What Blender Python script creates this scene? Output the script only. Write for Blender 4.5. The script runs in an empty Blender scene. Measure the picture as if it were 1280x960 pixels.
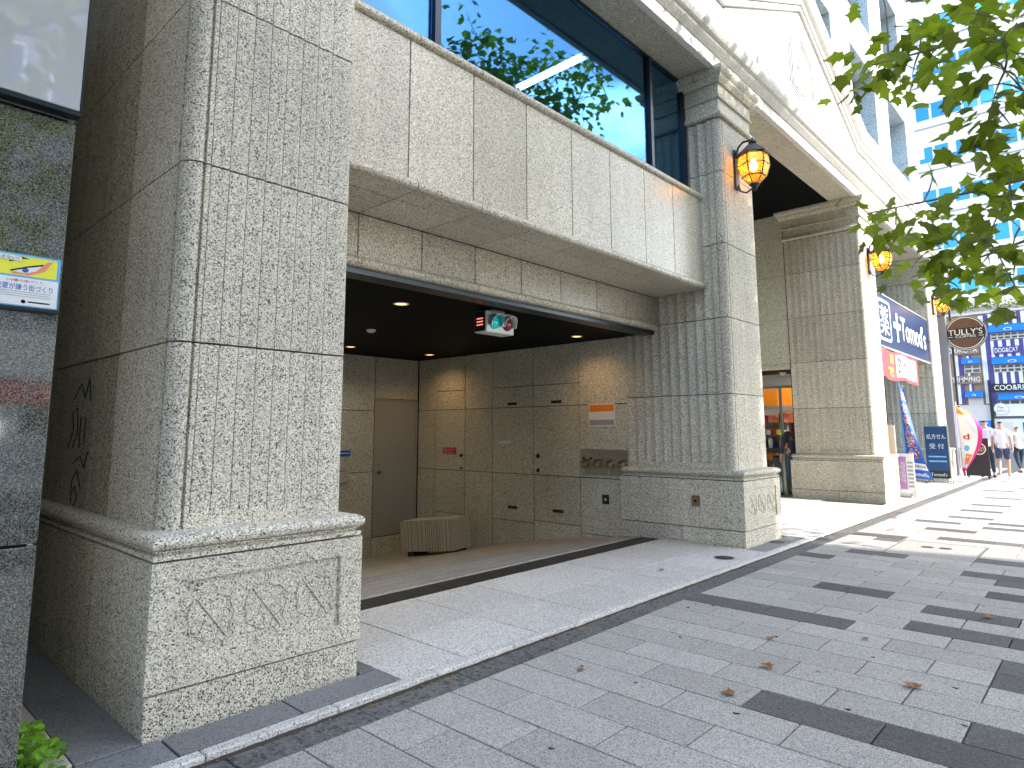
import bpy, bmesh, math, random
from mathutils import Vector, Matrix
SC = bpy.context.scene
COL = SC.collection
R = math.radians
random.seed(11)

# ---------------------------------------------------------------- camera, sky, sun, exposure
cam = bpy.data.cameras.new('camera')
cam.sensor_width = 36.0
cam.lens = 36.0 * 809.1 / 1280.0
cam.shift_y = -50.5 / 1280.0
cam.clip_start = 0.05
cam.clip_end = 800.0
camo = bpy.data.objects.new('camera', cam)
COL.objects.link(camo)
yaw, pit, rol = R(42.698), R(7.722), R(-0.1445)
fw = Vector((-math.sin(yaw) * math.cos(pit), math.cos(yaw) * math.cos(pit), math.sin(pit)))
rt = Vector((math.cos(yaw), math.sin(yaw), 0))
up = rt.cross(fw)
rt2 = math.cos(rol) * rt + math.sin(rol) * up
up2 = -math.sin(rol) * rt + math.cos(rol) * up
M = Matrix((rt2, up2, -fw)).transposed().to_4x4()
M.translation = Vector((0, 0, 1.4))
camo.matrix_world = M
SC.camera = camo

SUN_EL, SUN_AZ = R(36.0), R(12.0)          # azimuth from +X (street side) towards +Y (along the street)
sdir = Vector((math.cos(SUN_EL) * math.cos(SUN_AZ), math.cos(SUN_EL) * math.sin(SUN_AZ), math.sin(SUN_EL)))
sl = bpy.data.lights.new('sun', 'SUN')
sl.energy = 2.0
sl.angle = R(0.55)
sl.color = (1.0, 0.95, 0.86)
so = bpy.data.objects.new('sun', sl)
so.rotation_euler = (-sdir).to_track_quat('-Z', 'Y').to_euler()
so.location = sdir * 60
COL.objects.link(so)

w = bpy.data.worlds.new('World')
SC.world = w
w.use_nodes = True
nt = w.node_tree
nt.nodes.clear()
wo = nt.nodes.new('ShaderNodeOutputWorld')
bg = nt.nodes.new('ShaderNodeBackground')
sky = nt.nodes.new('ShaderNodeTexSky')
sky.sky_type = 'NISHITA'
sky.sun_disc = False
sky.sun_elevation = SUN_EL
sky.sun_rotation = math.atan2(sdir.x, sdir.y)
sky.air_density = 1.0
sky.dust_density = 1.2
tc = nt.nodes.new('ShaderNodeTexCoord')
mp = nt.nodes.new('ShaderNodeMapping')
mp.inputs['Scale'].default_value = (1.0, 1.0, 2.2)
cn = nt.nodes.new('ShaderNodeTexNoise')
cn.inputs['Scale'].default_value = 1.7
cn.inputs['Detail'].default_value = 7
cn.inputs['Roughness'].default_value = 0.56
cr = nt.nodes.new('ShaderNodeValToRGB')
cr.color_ramp.elements[0].position = 0.56
cr.color_ramp.elements[1].position = 0.70
mx = nt.nodes.new('ShaderNodeMix')
mx.data_type = 'RGBA'
mx.inputs[7].default_value = (15.5, 14.8, 13.8, 1)
nt.links.new(tc.outputs['Generated'], mp.inputs['Vector'])
nt.links.new(mp.outputs['Vector'], cn.inputs['Vector'])
nt.links.new(cn.outputs['Fac'], cr.inputs['Fac'])
nt.links.new(cr.outputs['Color'], mx.inputs[0])
nt.links.new(sky.outputs['Color'], mx.inputs[6])
nt.links.new(mx.outputs[2], bg.inputs['Color'])
bg.inputs['Strength'].default_value = 0.15
nt.links.new(bg.outputs[0], wo.inputs[0])

SC.view_settings.view_transform = 'Standard'
SC.view_settings.look = 'None'
SC.view_settings.exposure = 2.2
SC.view_settings.gamma = 1.0
SC.view_settings.use_curve_mapping = False
SC.render.engine = 'CYCLES'
SC.cycles.max_bounces = 10
SC.cycles.diffuse_bounces = 5
SC.cycles.glossy_bounces = 4
SC.cycles.transparent_max_bounces = 12

# ---------------------------------------------------------------- materials
def newmat(name):
    m = bpy.data.materials.new(name)
    m.use_nodes = True
    n = m.node_tree
    return m, n, n.nodes['Principled BSDF']

def N(n, t, **kw):
    x = n.nodes.new(t)
    for k, v in kw.items():
        setattr(x, k, v)
    return x

def math_node(n, op, a=None, b=None):
    x = N(n, 'ShaderNodeMath', operation=op)
    for i, v in ((0, a), (1, b)):
        if v is None:
            continue
        if isinstance(v, (int, float)):
            x.inputs[i].default_value = v
        else:
            n.links.new(v, x.inputs[i])
    return x.outputs[0]

def mulcol(n, c, f):
    x = N(n, 'ShaderNodeVectorMath', operation='SCALE')
    n.links.new(c, x.inputs[0])
    n.links.new(f, x.inputs['Scale'])
    return x.outputs[0]

def plain(name, col, rough=0.5, metal=0.0, noise=0.06, scale=14.0, spec=0.5, emis=None, estr=0.0, bump=0.0):
    m, n, p = newmat(name)
    p.inputs['Roughness'].default_value = rough
    p.inputs['Metallic'].default_value = metal
    p.inputs['Specular IOR Level'].default_value = spec
    g = N(n, 'ShaderNodeNewGeometry')
    t = N(n, 'ShaderNodeTexNoise')
    t.inputs['Scale'].default_value = scale
    t.inputs['Detail'].default_value = 5
    n.links.new(g.outputs['Position'], t.inputs['Vector'])
    f = math_node(n, 'MULTIPLY_ADD', t.outputs['Fac'], 2 * noise)
    f.node.inputs[2].default_value = 1 - noise
    c = N(n, 'ShaderNodeRGB')
    c.outputs[0].default_value = (*col, 1)
    n.links.new(mulcol(n, c.outputs[0], f), p.inputs['Base Color'])
    if emis:
        p.inputs['Emission Color'].default_value = (*emis, 1)
        p.inputs['Emission Strength'].default_value = estr
    if bump:
        b = N(n, 'ShaderNodeBump')
        b.inputs['Strength'].default_value = bump
        b.inputs['Distance'].default_value = 0.004
        n.links.new(t.outputs['Fac'], b.inputs['Height'])
        n.links.new(b.outputs[0], p.inputs['Normal'])
    return m

def granite(name, tint, rough=0.55, scale=95.0, levels=(0.10, 0.36, 0.62, 0.86), amt=(0.1, 0.28, 0.74), var=0.07, dirt=0.16, streak=0.0, spec=0.4, bump=0.25):
    """grains: black mica, grey quartz, body feldspar, white flecks; tone varies stone by stone"""
    m, n, p = newmat(name)
    g = N(n, 'ShaderNodeNewGeometry')
    v = N(n, 'ShaderNodeTexVoronoi')
    v.inputs['Scale'].default_value = scale
    n.links.new(g.outputs['Position'], v.inputs['Vector'])
    sx = N(n, 'ShaderNodeSeparateColor')
    n.links.new(v.outputs['Color'], sx.inputs[0])
    r = N(n, 'ShaderNodeValToRGB')
    r.color_ramp.interpolation = 'CONSTANT'
    e = r.color_ramp.elements
    e[0].position = 0.0
    e[0].color = (levels[0],) * 3 + (1,)
    e[1].position = amt[0]
    e[1].color = (levels[1],) * 3 + (1,)
    for po, l in ((amt[1], levels[2]), (amt[2], levels[3])):
        k = e.new(po)
        k.color = (l,) * 3 + (1,)
    n.links.new(sx.outputs[0], r.inputs[0])
    v2 = N(n, 'ShaderNodeTexNoise')
    v2.inputs['Scale'].default_value = scale * 2.3
    v2.inputs['Detail'].default_value = 2
    n.links.new(g.outputs['Position'], v2.inputs['Vector'])
    f = math_node(n, 'MULTIPLY_ADD', v2.outputs['Fac'], 0.7)
    f.node.inputs[2].default_value = 0.65
    big = N(n, 'ShaderNodeTexNoise')
    big.inputs['Scale'].default_value = 1.3
    big.inputs['Detail'].default_value = 8
    big.inputs['Roughness'].default_value = 0.62
    n.links.new(g.outputs['Position'], big.inputs['Vector'])
    d = math_node(n, 'MULTIPLY_ADD', big.outputs['Fac'], 2 * dirt)
    d.node.inputs[2].default_value = 1 - dirt
    f = math_node(n, 'MULTIPLY', f, d)
    oi = N(n, 'ShaderNodeObjectInfo')
    o = math_node(n, 'MULTIPLY_ADD', oi.outputs['Random'], 2 * var)
    o.node.inputs[2].default_value = 1 - var
    f = math_node(n, 'MULTIPLY', f, o)
    if streak:
        mpn = N(n, 'ShaderNodeMapping')
        mpn.inputs['Scale'].default_value = (9, 9, 0.35)
        n.links.new(g.outputs['Position'], mpn.inputs['Vector'])
        s = N(n, 'ShaderNodeTexNoise')
        s.inputs['Scale'].default_value = 1.0
        s.inputs['Detail'].default_value = 4
        n.links.new(mpn.outputs[0], s.inputs['Vector'])
        q = math_node(n, 'MULTIPLY_ADD', s.outputs['Fac'], 2 * streak)
        q.node.inputs[2].default_value = 1 - streak
        f = math_node(n, 'MULTIPLY', f, q)
    c = N(n, 'ShaderNodeMix', data_type='RGBA', blend_type='MULTIPLY')
    c.inputs[0].default_value = 1
    n.links.new(r.outputs[0], c.inputs[6])
    c.inputs[7].default_value = (*tint, 1)
    n.links.new(mulcol(n, c.outputs[2], f), p.inputs['Base Color'])
    p.inputs['Roughness'].default_value = rough
    p.inputs['Specular IOR Level'].default_value = spec
    if bump:
        b = N(n, 'ShaderNodeBump')
        b.inputs['Strength'].default_value = bump
        b.inputs['Distance'].default_value = 0.0015
        n.links.new(v2.outputs['Fac'], b.inputs['Height'])
        n.links.new(b.outputs[0], p.inputs['Normal'])
    return m

def glassmat(name, tint=(0.30, 0.36, 0.38), refl=0.5, rcol=(0.9, 0.96, 1.0)):
    m = bpy.data.materials.new(name)
    m.use_nodes = True
    n = m.node_tree
    n.nodes.clear()
    o = N(n, 'ShaderNodeOutputMaterial')
    t = N(n, 'ShaderNodeBsdfTransparent')
    t.inputs[0].default_value = (*tint, 1)
    gl = N(n, 'ShaderNodeBsdfGlossy')
    gl.inputs['Roughness'].default_value = 0.0
    gl.inputs['Color'].default_value = (*rcol, 1)
    fr = N(n, 'ShaderNodeLayerWeight')
    fr.inputs[0].default_value = 0.25
    f = math_node(n, 'MULTIPLY_ADD', fr.outputs['Fresnel'], 0.5)
    f.node.inputs[2].default_value = refl
    f.node.use_clamp = True
    mxs = N(n, 'ShaderNodeMixShader')
    n.links.new(f, mxs.inputs[0])
    n.links.new(t.outputs[0], mxs.inputs[1])
    n.links.new(gl.outputs[0], mxs.inputs[2])
    n.links.new(mxs.outputs[0], o.inputs[0])
    return m

def leafmat(name, col, tcol):
    m = bpy.data.materials.new(name)
    m.use_nodes = True
    n = m.node_tree
    p = n.nodes['Principled BSDF']
    o = n.nodes['Material Output']
    oi = N(n, 'ShaderNodeObjectInfo')
    g = N(n, 'ShaderNodeNewGeometry')
    t = N(n, 'ShaderNodeTexNoise')
    t.inputs['Scale'].default_value = 3.2
    n.links.new(g.outputs['Position'], t.inputs['Vector'])
    wn = N(n, 'ShaderNodeTexWhiteNoise', noise_dimensions='1D')
    n.links.new(g.outputs['Random Per Island'], wn.inputs['W'])
    a = math_node(n, 'ADD', oi.outputs['Random'], wn.outputs[0])
    a = math_node(n, 'FRACT', a)
    f = math_node(n, 'MULTIPLY', a, t.outputs['Fac'])
    f = math_node(n, 'MULTIPLY_ADD', f, 1.5)
    f.node.inputs[2].default_value = 0.6
    c = N(n, 'ShaderNodeRGB')
    c.outputs[0].default_value = (*col, 1)
    n.links.new(mulcol(n, c.outputs[0], f), p.inputs['Base Color'])
    p.inputs['Roughness'].default_value = 0.5
    tr = N(n, 'ShaderNodeBsdfTranslucent')
    c2 = N(n, 'ShaderNodeRGB')
    c2.outputs[0].default_value = (*tcol, 1)
    n.links.new(mulcol(n, c2.outputs[0], f), tr.inputs['Color'])
    s = N(n, 'ShaderNodeMixShader')
    s.inputs[0].default_value = 0.45
    n.links.new(p.outputs[0], s.inputs[1])
    n.links.new(tr.outputs[0], s.inputs[2])
    n.links.new(s.outputs[0], o.inputs[0])
    return m

WARM = (0.79, 0.75, 0.66)
MAT = dict(
    stone=granite('flamed_granite', (0.96, 0.88, 0.71), rough=0.7, scale=165, levels=(0.055, 0.33, 0.61, 0.85), amt=(0.125, 0.30, 0.76), var=0.09, dirt=0.2, streak=0.17),
    stone2=granite('honed_granite', (0.95, 0.86, 0.68), rough=0.30, scale=140, levels=(0.08, 0.36, 0.62, 0.83), var=0.09, dirt=0.16, streak=0.13, amt=(0.08, 0.30, 0.72)),
    polished=granite('polished_granite_side', (0.86, 0.80, 0.60), rough=0.24, scale=140, dirt=0.2, streak=0.3, spec=0.4, bump=0.05),
    garage=granite('garage_granite', (0.86, 0.84, 0.69), rough=0.45, scale=140, levels=(0.10, 0.40, 0.68, 0.90), dirt=0.16, streak=0.08),
    frieze=granite('pale_granite', (0.96, 0.93, 0.88), rough=0.6, scale=140, levels=(0.3, 0.6, 0.72, 0.82), dirt=0.06),
    apron=granite('apron_granite', (0.92, 0.875, 0.81), rough=0.65, scale=170, levels=(0.2, 0.5, 0.66, 0.82), dirt=0.14, streak=0.0, bump=0.4),
    slate=granite('dark_slab_stone', (0.40, 0.40, 0.40), rough=0.5, scale=140, levels=(0.25, 0.4, 0.5, 0.6), dirt=0.3),
    sett=granite('grey_brick_sett', (0.50, 0.47, 0.43), rough=0.75, scale=120, levels=(0.3, 0.5, 0.65, 0.8), var=0.15, dirt=0.3),
    gutter=granite('gutter_stone', (0.22, 0.215, 0.20), rough=0.75, scale=60, levels=(0.25, 0.45, 0.6, 0.8), dirt=0.4),
    paver=granite('grey_paver_concrete', (0.66, 0.622, 0.57), rough=0.8, scale=230, levels=(0.22, 0.44, 0.64, 0.88), amt=(0.07, 0.35, 0.78), var=0.10, dirt=0.2, bump=0.6),
    darkpaver=granite('dark_paver_basalt', (0.19, 0.182, 0.172), rough=0.75, scale=150, levels=(0.3, 0.45, 0.6, 0.95), amt=(0.1, 0.4, 0.93), var=0.2, dirt=0.25, bump=0.6),
    blackstone=granite('polished_black_granite', (0.34, 0.335, 0.27), rough=0.05, scale=260, levels=(0.05, 0.22, 0.36, 0.55), amt=(0.25, 0.5, 0.85), dirt=0.12, spec=0.9, bump=0.0),
    joint=plain('joint_mortar', (0.018, 0.016, 0.014), 0.95),
    upper=granite('upper_wall_granite', (0.80, 0.78, 0.74), rough=0.6, scale=60, levels=(0.3, 0.55, 0.68, 0.8), dirt=0.08),
    white_stone=plain('upper_wall_stone', (0.80, 0.79, 0.77), 0.6, noise=0.05, scale=3),
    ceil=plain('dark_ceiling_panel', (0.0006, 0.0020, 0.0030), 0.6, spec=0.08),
    steel=plain('stainless_steel', (0.46, 0.45, 0.42), 0.32, 0.9, noise=0.1),
    brass=plain('aged_brass', (0.42, 0.36, 0.26), 0.28, 1.0, noise=0.2),
    iron=plain('black_cast_iron', (0.02, 0.022, 0.028), 0.4, 0.3),
    darkmetal=plain('dark_bronze_frame', (0.035, 0.045, 0.055), 0.3, 0.6),
    channel=plain('dark_drain_steel', (0.05, 0.048, 0.045), 0.5, 0.5, noise=0.3),
    doorpaint=plain('grey_door_paint', (0.42, 0.42, 0.38), 0.35, 0.3, noise=0.08, scale=5),
    concrete=plain('pale_concrete', (0.52, 0.47, 0.38), 0.85, noise=0.2, scale=20, bump=0.4),
    rampfloor=plain('garage_floor_concrete', (0.38, 0.34, 0.275), 0.7, noise=0.3, scale=4, bump=0.2),
    asphalt=plain('asphalt', (0.05, 0.05, 0.052), 0.9, noise=0.3, scale=90, bump=0.5),
    paint=plain('white_road_paint', (0.78, 0.78, 0.76), 0.7, noise=0.08),
    white=plain('white_enamel', (0.78, 0.78, 0.77), 0.35, noise=0.03),
    lightbox=plain('white_sign_acrylic', (0.55, 0.53, 0.56), 0.03, noise=0.02, spec=1.0),
    whiteplastic=plain('white_plastic', (0.8, 0.79, 0.76), 0.4, noise=0.03),
    black=plain('black_paint', (0.015, 0.015, 0.017), 0.45),
    navy=plain('navy_panel', (0.007, 0.020, 0.075), 0.3, noise=0.04, spec=0.06),
    navy2=plain('blue_board_print', (0.012, 0.06, 0.17), 0.3, noise=0.04),
    blue=plain('cobalt_blue', (0.015, 0.10, 0.45), 0.5),
    awning=plain('blue_awning_canvas', (0.01, 0.19, 0.68), 0.7),
    skyblue=plain('light_blue_print', (0.12, 0.42, 0.72), 0.5),
    red=plain('red_print', (0.55, 0.02, 0.03), 0.5),
    magenta=plain('magenta_print', (0.72, 0.02, 0.22), 0.55),
    orange=plain('orange_print', (0.85, 0.24, 0.02), 0.5),
    yellow=plain('yellow_print', (0.82, 0.78, 0.05), 0.5),
    salmon=plain('salmon_print', (0.80, 0.26, 0.18), 0.5),
    purple=plain('purple_stripe_paint', (0.085, 0.06, 0.24), 0.6),
    lilac=plain('lilac_print', (0.50, 0.22, 0.55), 0.5),
    pinkcard=plain('beige_card', (0.74, 0.55, 0.42), 0.6),
    tan=plain('tan_brick_wall', (0.30, 0.20, 0.13), 0.85, noise=0.2, scale=3),
    cream=plain('cream_panel', (0.66, 0.60, 0.55), 0.7),
    greytext=plain('grey_print', (0.35, 0.35, 0.38), 0.6),
    brownwood=plain('brown_sign_face', (0.10, 0.05, 0.025), 0.5, noise=0.4, scale=9),
    offwhite=plain('offwhite_lettering', (0.74, 0.73, 0.62), 0.5),
    skin=plain('skin', (0.52, 0.30, 0.20), 0.55),
    hair=plain('dark_hair', (0.014, 0.010, 0.009), 0.5),
    brownhair=plain('brown_hair', (0.10, 0.03, 0.018), 0.45),
    tshirt=plain('white_cotton', (0.78, 0.79, 0.82), 0.9),
    shorts=plain('navy_cotton', (0.05, 0.07, 0.14), 0.9),
    darkcloth=plain('dark_cloth', (0.025, 0.04, 0.06), 0.9),
    jeans=plain('blue_denim', (0.04, 0.08, 0.14), 0.9),
    bark=plain('plane_tree_bark', (0.22, 0.19, 0.13), 0.9, noise=0.45, scale=7, bump=0.6),
    leaf=leafmat('plane_tree_leaf', (0.052, 0.096, 0.014), (0.34, 0.47, 0.02)),
    weed=leafmat('weed_leaf', (0.17, 0.36, 0.03), (0.35, 0.6, 0.04)),
    hedge=leafmat('roof_hedge_leaf', (0.16, 0.17, 0.05), (0.25, 0.28, 0.05)),
    dryleaf=plain('dry_leaf', (0.26, 0.12, 0.05), 0.8, noise=0.4),
    moss=plain('moss', (0.10, 0.11, 0.03), 0.95, noise=0.5, scale=60),
    soil=plain('gutter_dirt', (0.055, 0.042, 0.028), 0.95, noise=0.5, scale=40),
    dirtspot=plain('black_gum_spot', (0.02, 0.02, 0.022), 0.8),
    glass=glassmat('reflective_window_glass', (0.66, 0.76, 0.78), 0.055, (0.30, 0.66, 1.0)),
    clear=glassmat('shop_glass', (0.80, 0.84, 0.84), 0.10),
    amber=None,
    bluepane=plain('blue_reflecting_pane', (0.07, 0.33, 0.60), 0.06, 0.85, noise=0.03),
    greypane=plain('dark_shop_pane', (0.06, 0.07, 0.08), 0.1, 0.3),
    curtain=plain('pale_curtain', (0.72, 0.76, 0.78), 0.9),
    oppwall=plain('grey_tile_wall', (0.30, 0.30, 0.31), 0.8, noise=0.1),
    shelfmix=plain('shelf_goods', (0.55, 0.42, 0.25), 0.6, noise=0.6, scale=22),
    floor_in=plain('store_floor_tile', (0.6, 0.6, 0.58), 0.2),
    lamp=plain('warm_lamp_bulb', (1, 0.8, 0.5), 0.5, emis=(1.0, 0.66, 0.25), estr=16.0),
    downlamp=plain('downlight_lamp', (1, 0.8, 0.6), 0.5, emis=(1.0, 0.36, 0.12), estr=0.8),
    tube=plain('fluorescent_tube', (1, 1, 1), 0.5, emis=(0.95, 1.0, 0.98), estr=3.0),
    storelight=plain('store_ceiling_light', (1, 1, 1), 0.5, emis=(1.0, 0.97, 0.88), estr=3.0),
    greenlens=plain('green_signal_lens', (0.0, 0.40, 0.42), 0.12, emis=(0.0, 0.75, 0.70), estr=0.05),
    redlens=plain('red_signal_lens', (0.22, 0.012, 0.03), 0.12),
    ledred=plain('red_led_text', (0.8, 0.15, 0.1), 0.5, emis=(1.0, 0.28, 0.18), estr=0.25),
    graffiti=plain('faded_black_marker', (0.012, 0.012, 0.012), 0.5),
    relief=granite('relief_granite', (0.92, 0.84, 0.68), rough=0.75, scale=170, levels=(0.06, 0.30, 0.52, 0.74), amt=(0.105, 0.28, 0.76)),
    orangelit=plain('orange_store_header', (0.9, 0.25, 0.01), 0.4, emis=(1.0, 0.25, 0.005), estr=0.05),
    crosswalk=plain('crosswalk_white', (0.8, 0.8, 0.8), 0.8),
)
def amber():
    m = glassmat('amber_lantern_glass', (1.0, 0.58, 0.16), 0.02)
    n = m.node_tree
    o = [q for q in n.nodes if q.type == 'OUTPUT_MATERIAL'][0]
    sh = o.inputs[0].links[0].from_socket
    tr = N(n, 'ShaderNodeBsdfTranslucent')
    tr.inputs[0].default_value = (0.95, 0.50, 0.10, 1)
    x = N(n, 'ShaderNodeMixShader')
    x.inputs[0].default_value = 0.25
    n.links.new(sh, x.inputs[1])
    n.links.new(tr.outputs[0], x.inputs[2])
    n.links.new(x.outputs[0], o.inputs[0])
    return m
MAT['amber'] = amber()
for k_, i_ in (('blackstone', 1.8), ('lightbox', 2.3)):
    MAT[k_].node_tree.nodes['Principled BSDF'].inputs['IOR'].default_value = i_

# ---------------------------------------------------------------- mesh helpers
class MB:
    """collects shapes, builds ONE mesh"""
    def __init__(s):
        s.v, s.f = [], []
    def add(s, vs, fs):
        k = len(s.v)
        s.v += [tuple(p) for p in vs]
        s.f += [tuple(i + k for i in f) for f in fs]
        return s
    def box(s, x0, y0, z0, x1, y1, z1, c=0.0):
        if c <= 0:
            vs = [(x0, y0, z0), (x1, y0, z0), (x1, y1, z0), (x0, y1, z0), (x0, y0, z1), (x1, y0, z1), (x1, y1, z1), (x0, y1, z1)]
            return s.add(vs, [(3, 2, 1, 0), (4, 5, 6, 7), (0, 1, 5, 4), (1, 2, 6, 5), (2, 3, 7, 6), (3, 0, 4, 7)])
        bm = bmesh.new()
        bmesh.ops.create_cube(bm, size=1)
        for q in bm.verts:
            q.co = Vector((x0 + (q.co.x + .5) * (x1 - x0), y0 + (q.co.y + .5) * (y1 - y0), z0 + (q.co.z + .5) * (z1 - z0)))
        bmesh.ops.bevel(bm, geom=bm.edges[:], offset=c, segments=1, affect='EDGES', profile=0.5)
        bm.verts.index_update()
        s.add([q.co[:] for q in bm.verts], [[q.index for q in f.verts] for f in bm.faces])
        bm.free()
        return s
    def prism(s, poly, a0, a1, ax='z'):
        """poly in the two other axes (xy for z, xz for y, yz for x), extruded a0..a1"""
        n = len(poly)
        def P(p, a):
            return {'z': (p[0], p[1], a), 'y': (p[0], a, p[1]), 'x': (a, p[0], p[1])}[ax]
        area = sum(poly[i][0] * poly[(i + 1) % n][1] - poly[(i + 1) % n][0] * poly[i][1] for i in range(n))
        ccw = area > 0
        if ax == 'y':
            ccw = not ccw
        if not ccw:
            poly = poly[::-1]
        vs = [P(p, a0) for p in poly] + [P(p, a1) for p in poly]
        fs = [(i, (i + 1) % n, n + (i + 1) % n, n + i) for i in range(n)]
        fs += [tuple(range(n))[::-1], tuple(range(n, 2 * n))]
        return s.add(vs, fs)
    def lathe(s, prof, o=(0, 0, 0), ax='z', n=20):
        """prof = [(radius, height)]"""
        vs, fs = [], []
        m = len(prof)
        for i in range(n):
            a = 2 * math.pi * i / n
            for r, h in prof:
                c, t = r * math.cos(a), r * math.sin(a)
                p = {'z': (c, t, h), 'x': (h, c, t), 'y': (t, h, c)}[ax]
                vs.append((p[0] + o[0], p[1] + o[1], p[2] + o[2]))
        for i in range(n):
            j = (i + 1) % n
            for k in range(m - 1):
                fs.append((i * m + k, j * m + k, j * m + k + 1, i * m + k + 1))
        fs.append(tuple(i * m for i in range(n))[::-1])
        fs.append(tuple(i * m + m - 1 for i in range(n)))
        return s.add(vs, fs)
    def tube(s, pts, r, n=8):
        pts = [Vector(p) for p in pts]
        rs = r if isinstance(r, (list, tuple)) else [r] * len(pts)
        vs, fs = [], []
        prev = None
        for i, p in enumerate(pts):
            t = (pts[min(i + 1, len(pts) - 1)] - pts[max(i - 1, 0)])
            if t.length < 1e-9:
                t = Vector((0, 0, 1))
            t.normalize()
            if prev is None:
                u = t.orthogonal().normalized()
            else:
                u = prev - t * prev.dot(t)
                u = u.normalized() if u.length > 1e-6 else t.orthogonal().normalized()
            prev = u
            w_ = t.cross(u)
            for k in range(n):
                a = 2 * math.pi * k / n
                vs.append(p + rs[i] * (math.cos(a) * u + math.sin(a) * w_))
        for i in range(len(pts) - 1):
            for k in range(n):
                fs.append((i * n + k, i * n + (k + 1) % n, (i + 1) * n + (k + 1) % n, (i + 1) * n + k))
        fs.append(tuple(range(n))[::-1])
        fs.append(tuple((len(pts) - 1) * n + k for k in range(n)))
        return s.add(vs, fs)
    def sweep_rect(s, prof, x0, x1, y0, y1):
        """closed ring of a moulding round a rectangle; prof = [(outset, z)]"""
        m = len(prof)
        vs, fs = [], []
        for (sx, sy) in ((0, 0), (1, 0), (1, 1), (0, 1)):
            for d, z in prof:
                vs.append(((x1 + d) if sx else (x0 - d), (y1 + d) if sy else (y0 - d), z))
        for i in range(4):
            j = (i + 1) % 4
            for k in range(m - 1):
                fs.append((i * m + k, j * m + k, j * m + k + 1, i * m + k + 1))
        fs.append((0, 3 * m, 2 * m, m))
        fs.append((m - 1, 2 * m - 1, 3 * m - 1, 4 * m - 1))
        return s.add(vs, fs)
    def sweep_path(s, prof, path, x):
        """prof [(out, up)] swept along a path in the plane X = x (points (y, z)), mitred"""
        m = len(prof)
        vs, fs = [], []
        P = [Vector(p) for p in path]
        for i, p in enumerate(P):
            d0 = (P[i] - P[i - 1]).normalized() if i else (P[1] - P[0]).normalized()
            d1 = (P[i + 1] - P[i]).normalized() if i < len(P) - 1 else d0
            n0, n1 = Vector((-d0.y, d0.x)), Vector((-d1.y, d1.x))
            b = (n0 + n1).normalized()
            b = b / max(0.3, b.dot(n0))
            for o, u in prof:
                q = p + b * u
                vs.append((x + o, q.x, q.y))
        for i in range(len(P) - 1):
            for k in range(m):
                l = (k + 1) % m
                fs.append((i * m + k, i * m + l, (i + 1) * m + l, (i + 1) * m + k))
        fs.append(tuple(range(m)))
        fs.append(tuple((len(P) - 1) * m + k for k in range(m))[::-1])
        return s.add(vs, fs)
    def mesh(s, name, ang=35, smooth=True):
        me = bpy.data.meshes.new(name)
        me.from_pydata(s.v, [], s.f)
        me.validate()
        if smooth and len(me.polygons):
            me.polygons.foreach_set('use_smooth', [True] * len(me.polygons))
            me.set_sharp_from_angle(angle=R(ang))
        return me

WL = {}          # world location of every Empty used as a thing's base
def link(name, me, mat, parent=None, loc=(0, 0, 0), world=True):
    if mat is not None and not me.materials:
        me.materials.append(MAT[mat] if isinstance(mat, str) else mat)
    o = bpy.data.objects.new(name, me)
    COL.objects.link(o)
    l = Vector(loc)
    if parent is not None:
        o.parent = parent
        o.location = l - (WL.get(parent.name, Vector()) if world else Vector())
    else:
        o.location = l
    WL[o.name] = l if world else WL.get(parent.name, Vector()) + l
    return o

def part(name, mb, mat, parent, **k):
    return link(name, mb.mesh(name), mat, parent, **k)

def thing(name, label, cat, loc=(0, 0, 0), rotz=0.0, group=None):
    o = bpy.data.objects.new(name, None)
    o.empty_display_size = 0.2
    COL.objects.link(o)
    o.location = loc
    o.rotation_euler = (0, 0, rotz)
    o['label'] = label
    o['category'] = cat
    if group:
        o['group'] = group
    WL[o.name] = Vector(loc)
    return o

def tag(o, label, cat, group=None):
    o['label'] = label
    o['category'] = cat
    if group:
        o['group'] = group
    return o

def struct(name, mb, mat):
    o = link(name, mb.mesh(name), mat)
    o['kind'] = 'structure'
    return o

BOX = {}
def slab(name, mat, parent, x0, y0, z0, x1, y1, z1, c=0.004):
    """a box stone whose mesh is shared between equal stones; origin at its centre"""
    d = (round(x1 - x0, 4), round(y1 - y0, 4), round(z1 - z0, 4))
    key = (mat, c) + d
    if key not in BOX:
        cc = min(c, min(d) * 0.2)
        BOX[key] = MB().box(-d[0] / 2, -d[1] / 2, -d[2] / 2, d[0] / 2, d[1] / 2, d[2] / 2, cc).mesh(name, smooth=False)
    return link(name, BOX[key], mat, parent, loc=((x0 + x1) / 2, (y0 + y1) / 2, (z0 + z1) / 2))

TXT = {}
def text_mesh(body, size=1.0, extrude=0.004, bold=0.0, align='CENTER', spacing=1.0):
    key = (body, size, extrude, bold, align, spacing)
    if key in TXT:
        return TXT[key].copy()
    c = bpy.data.curves.new('lettering', 'FONT')
    c.body = body
    c.size = size
    c.extrude = extrude
    c.offset = bold
    c.align_x = align
    c.align_y = 'CENTER'
    c.space_character = spacing
    c.resolution_u = 3
    o = bpy.data.objects.new('lettering', c)
    COL.objects.link(o)
    dg = bpy.context.evaluated_depsgraph_get()
    me = bpy.data.meshes.new_from_object(o.evaluated_get(dg))
    bpy.data.objects.remove(o)
    bpy.data.curves.remove(c)
    me.materials.clear()
    TXT[key] = me
    return me.copy()

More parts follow.
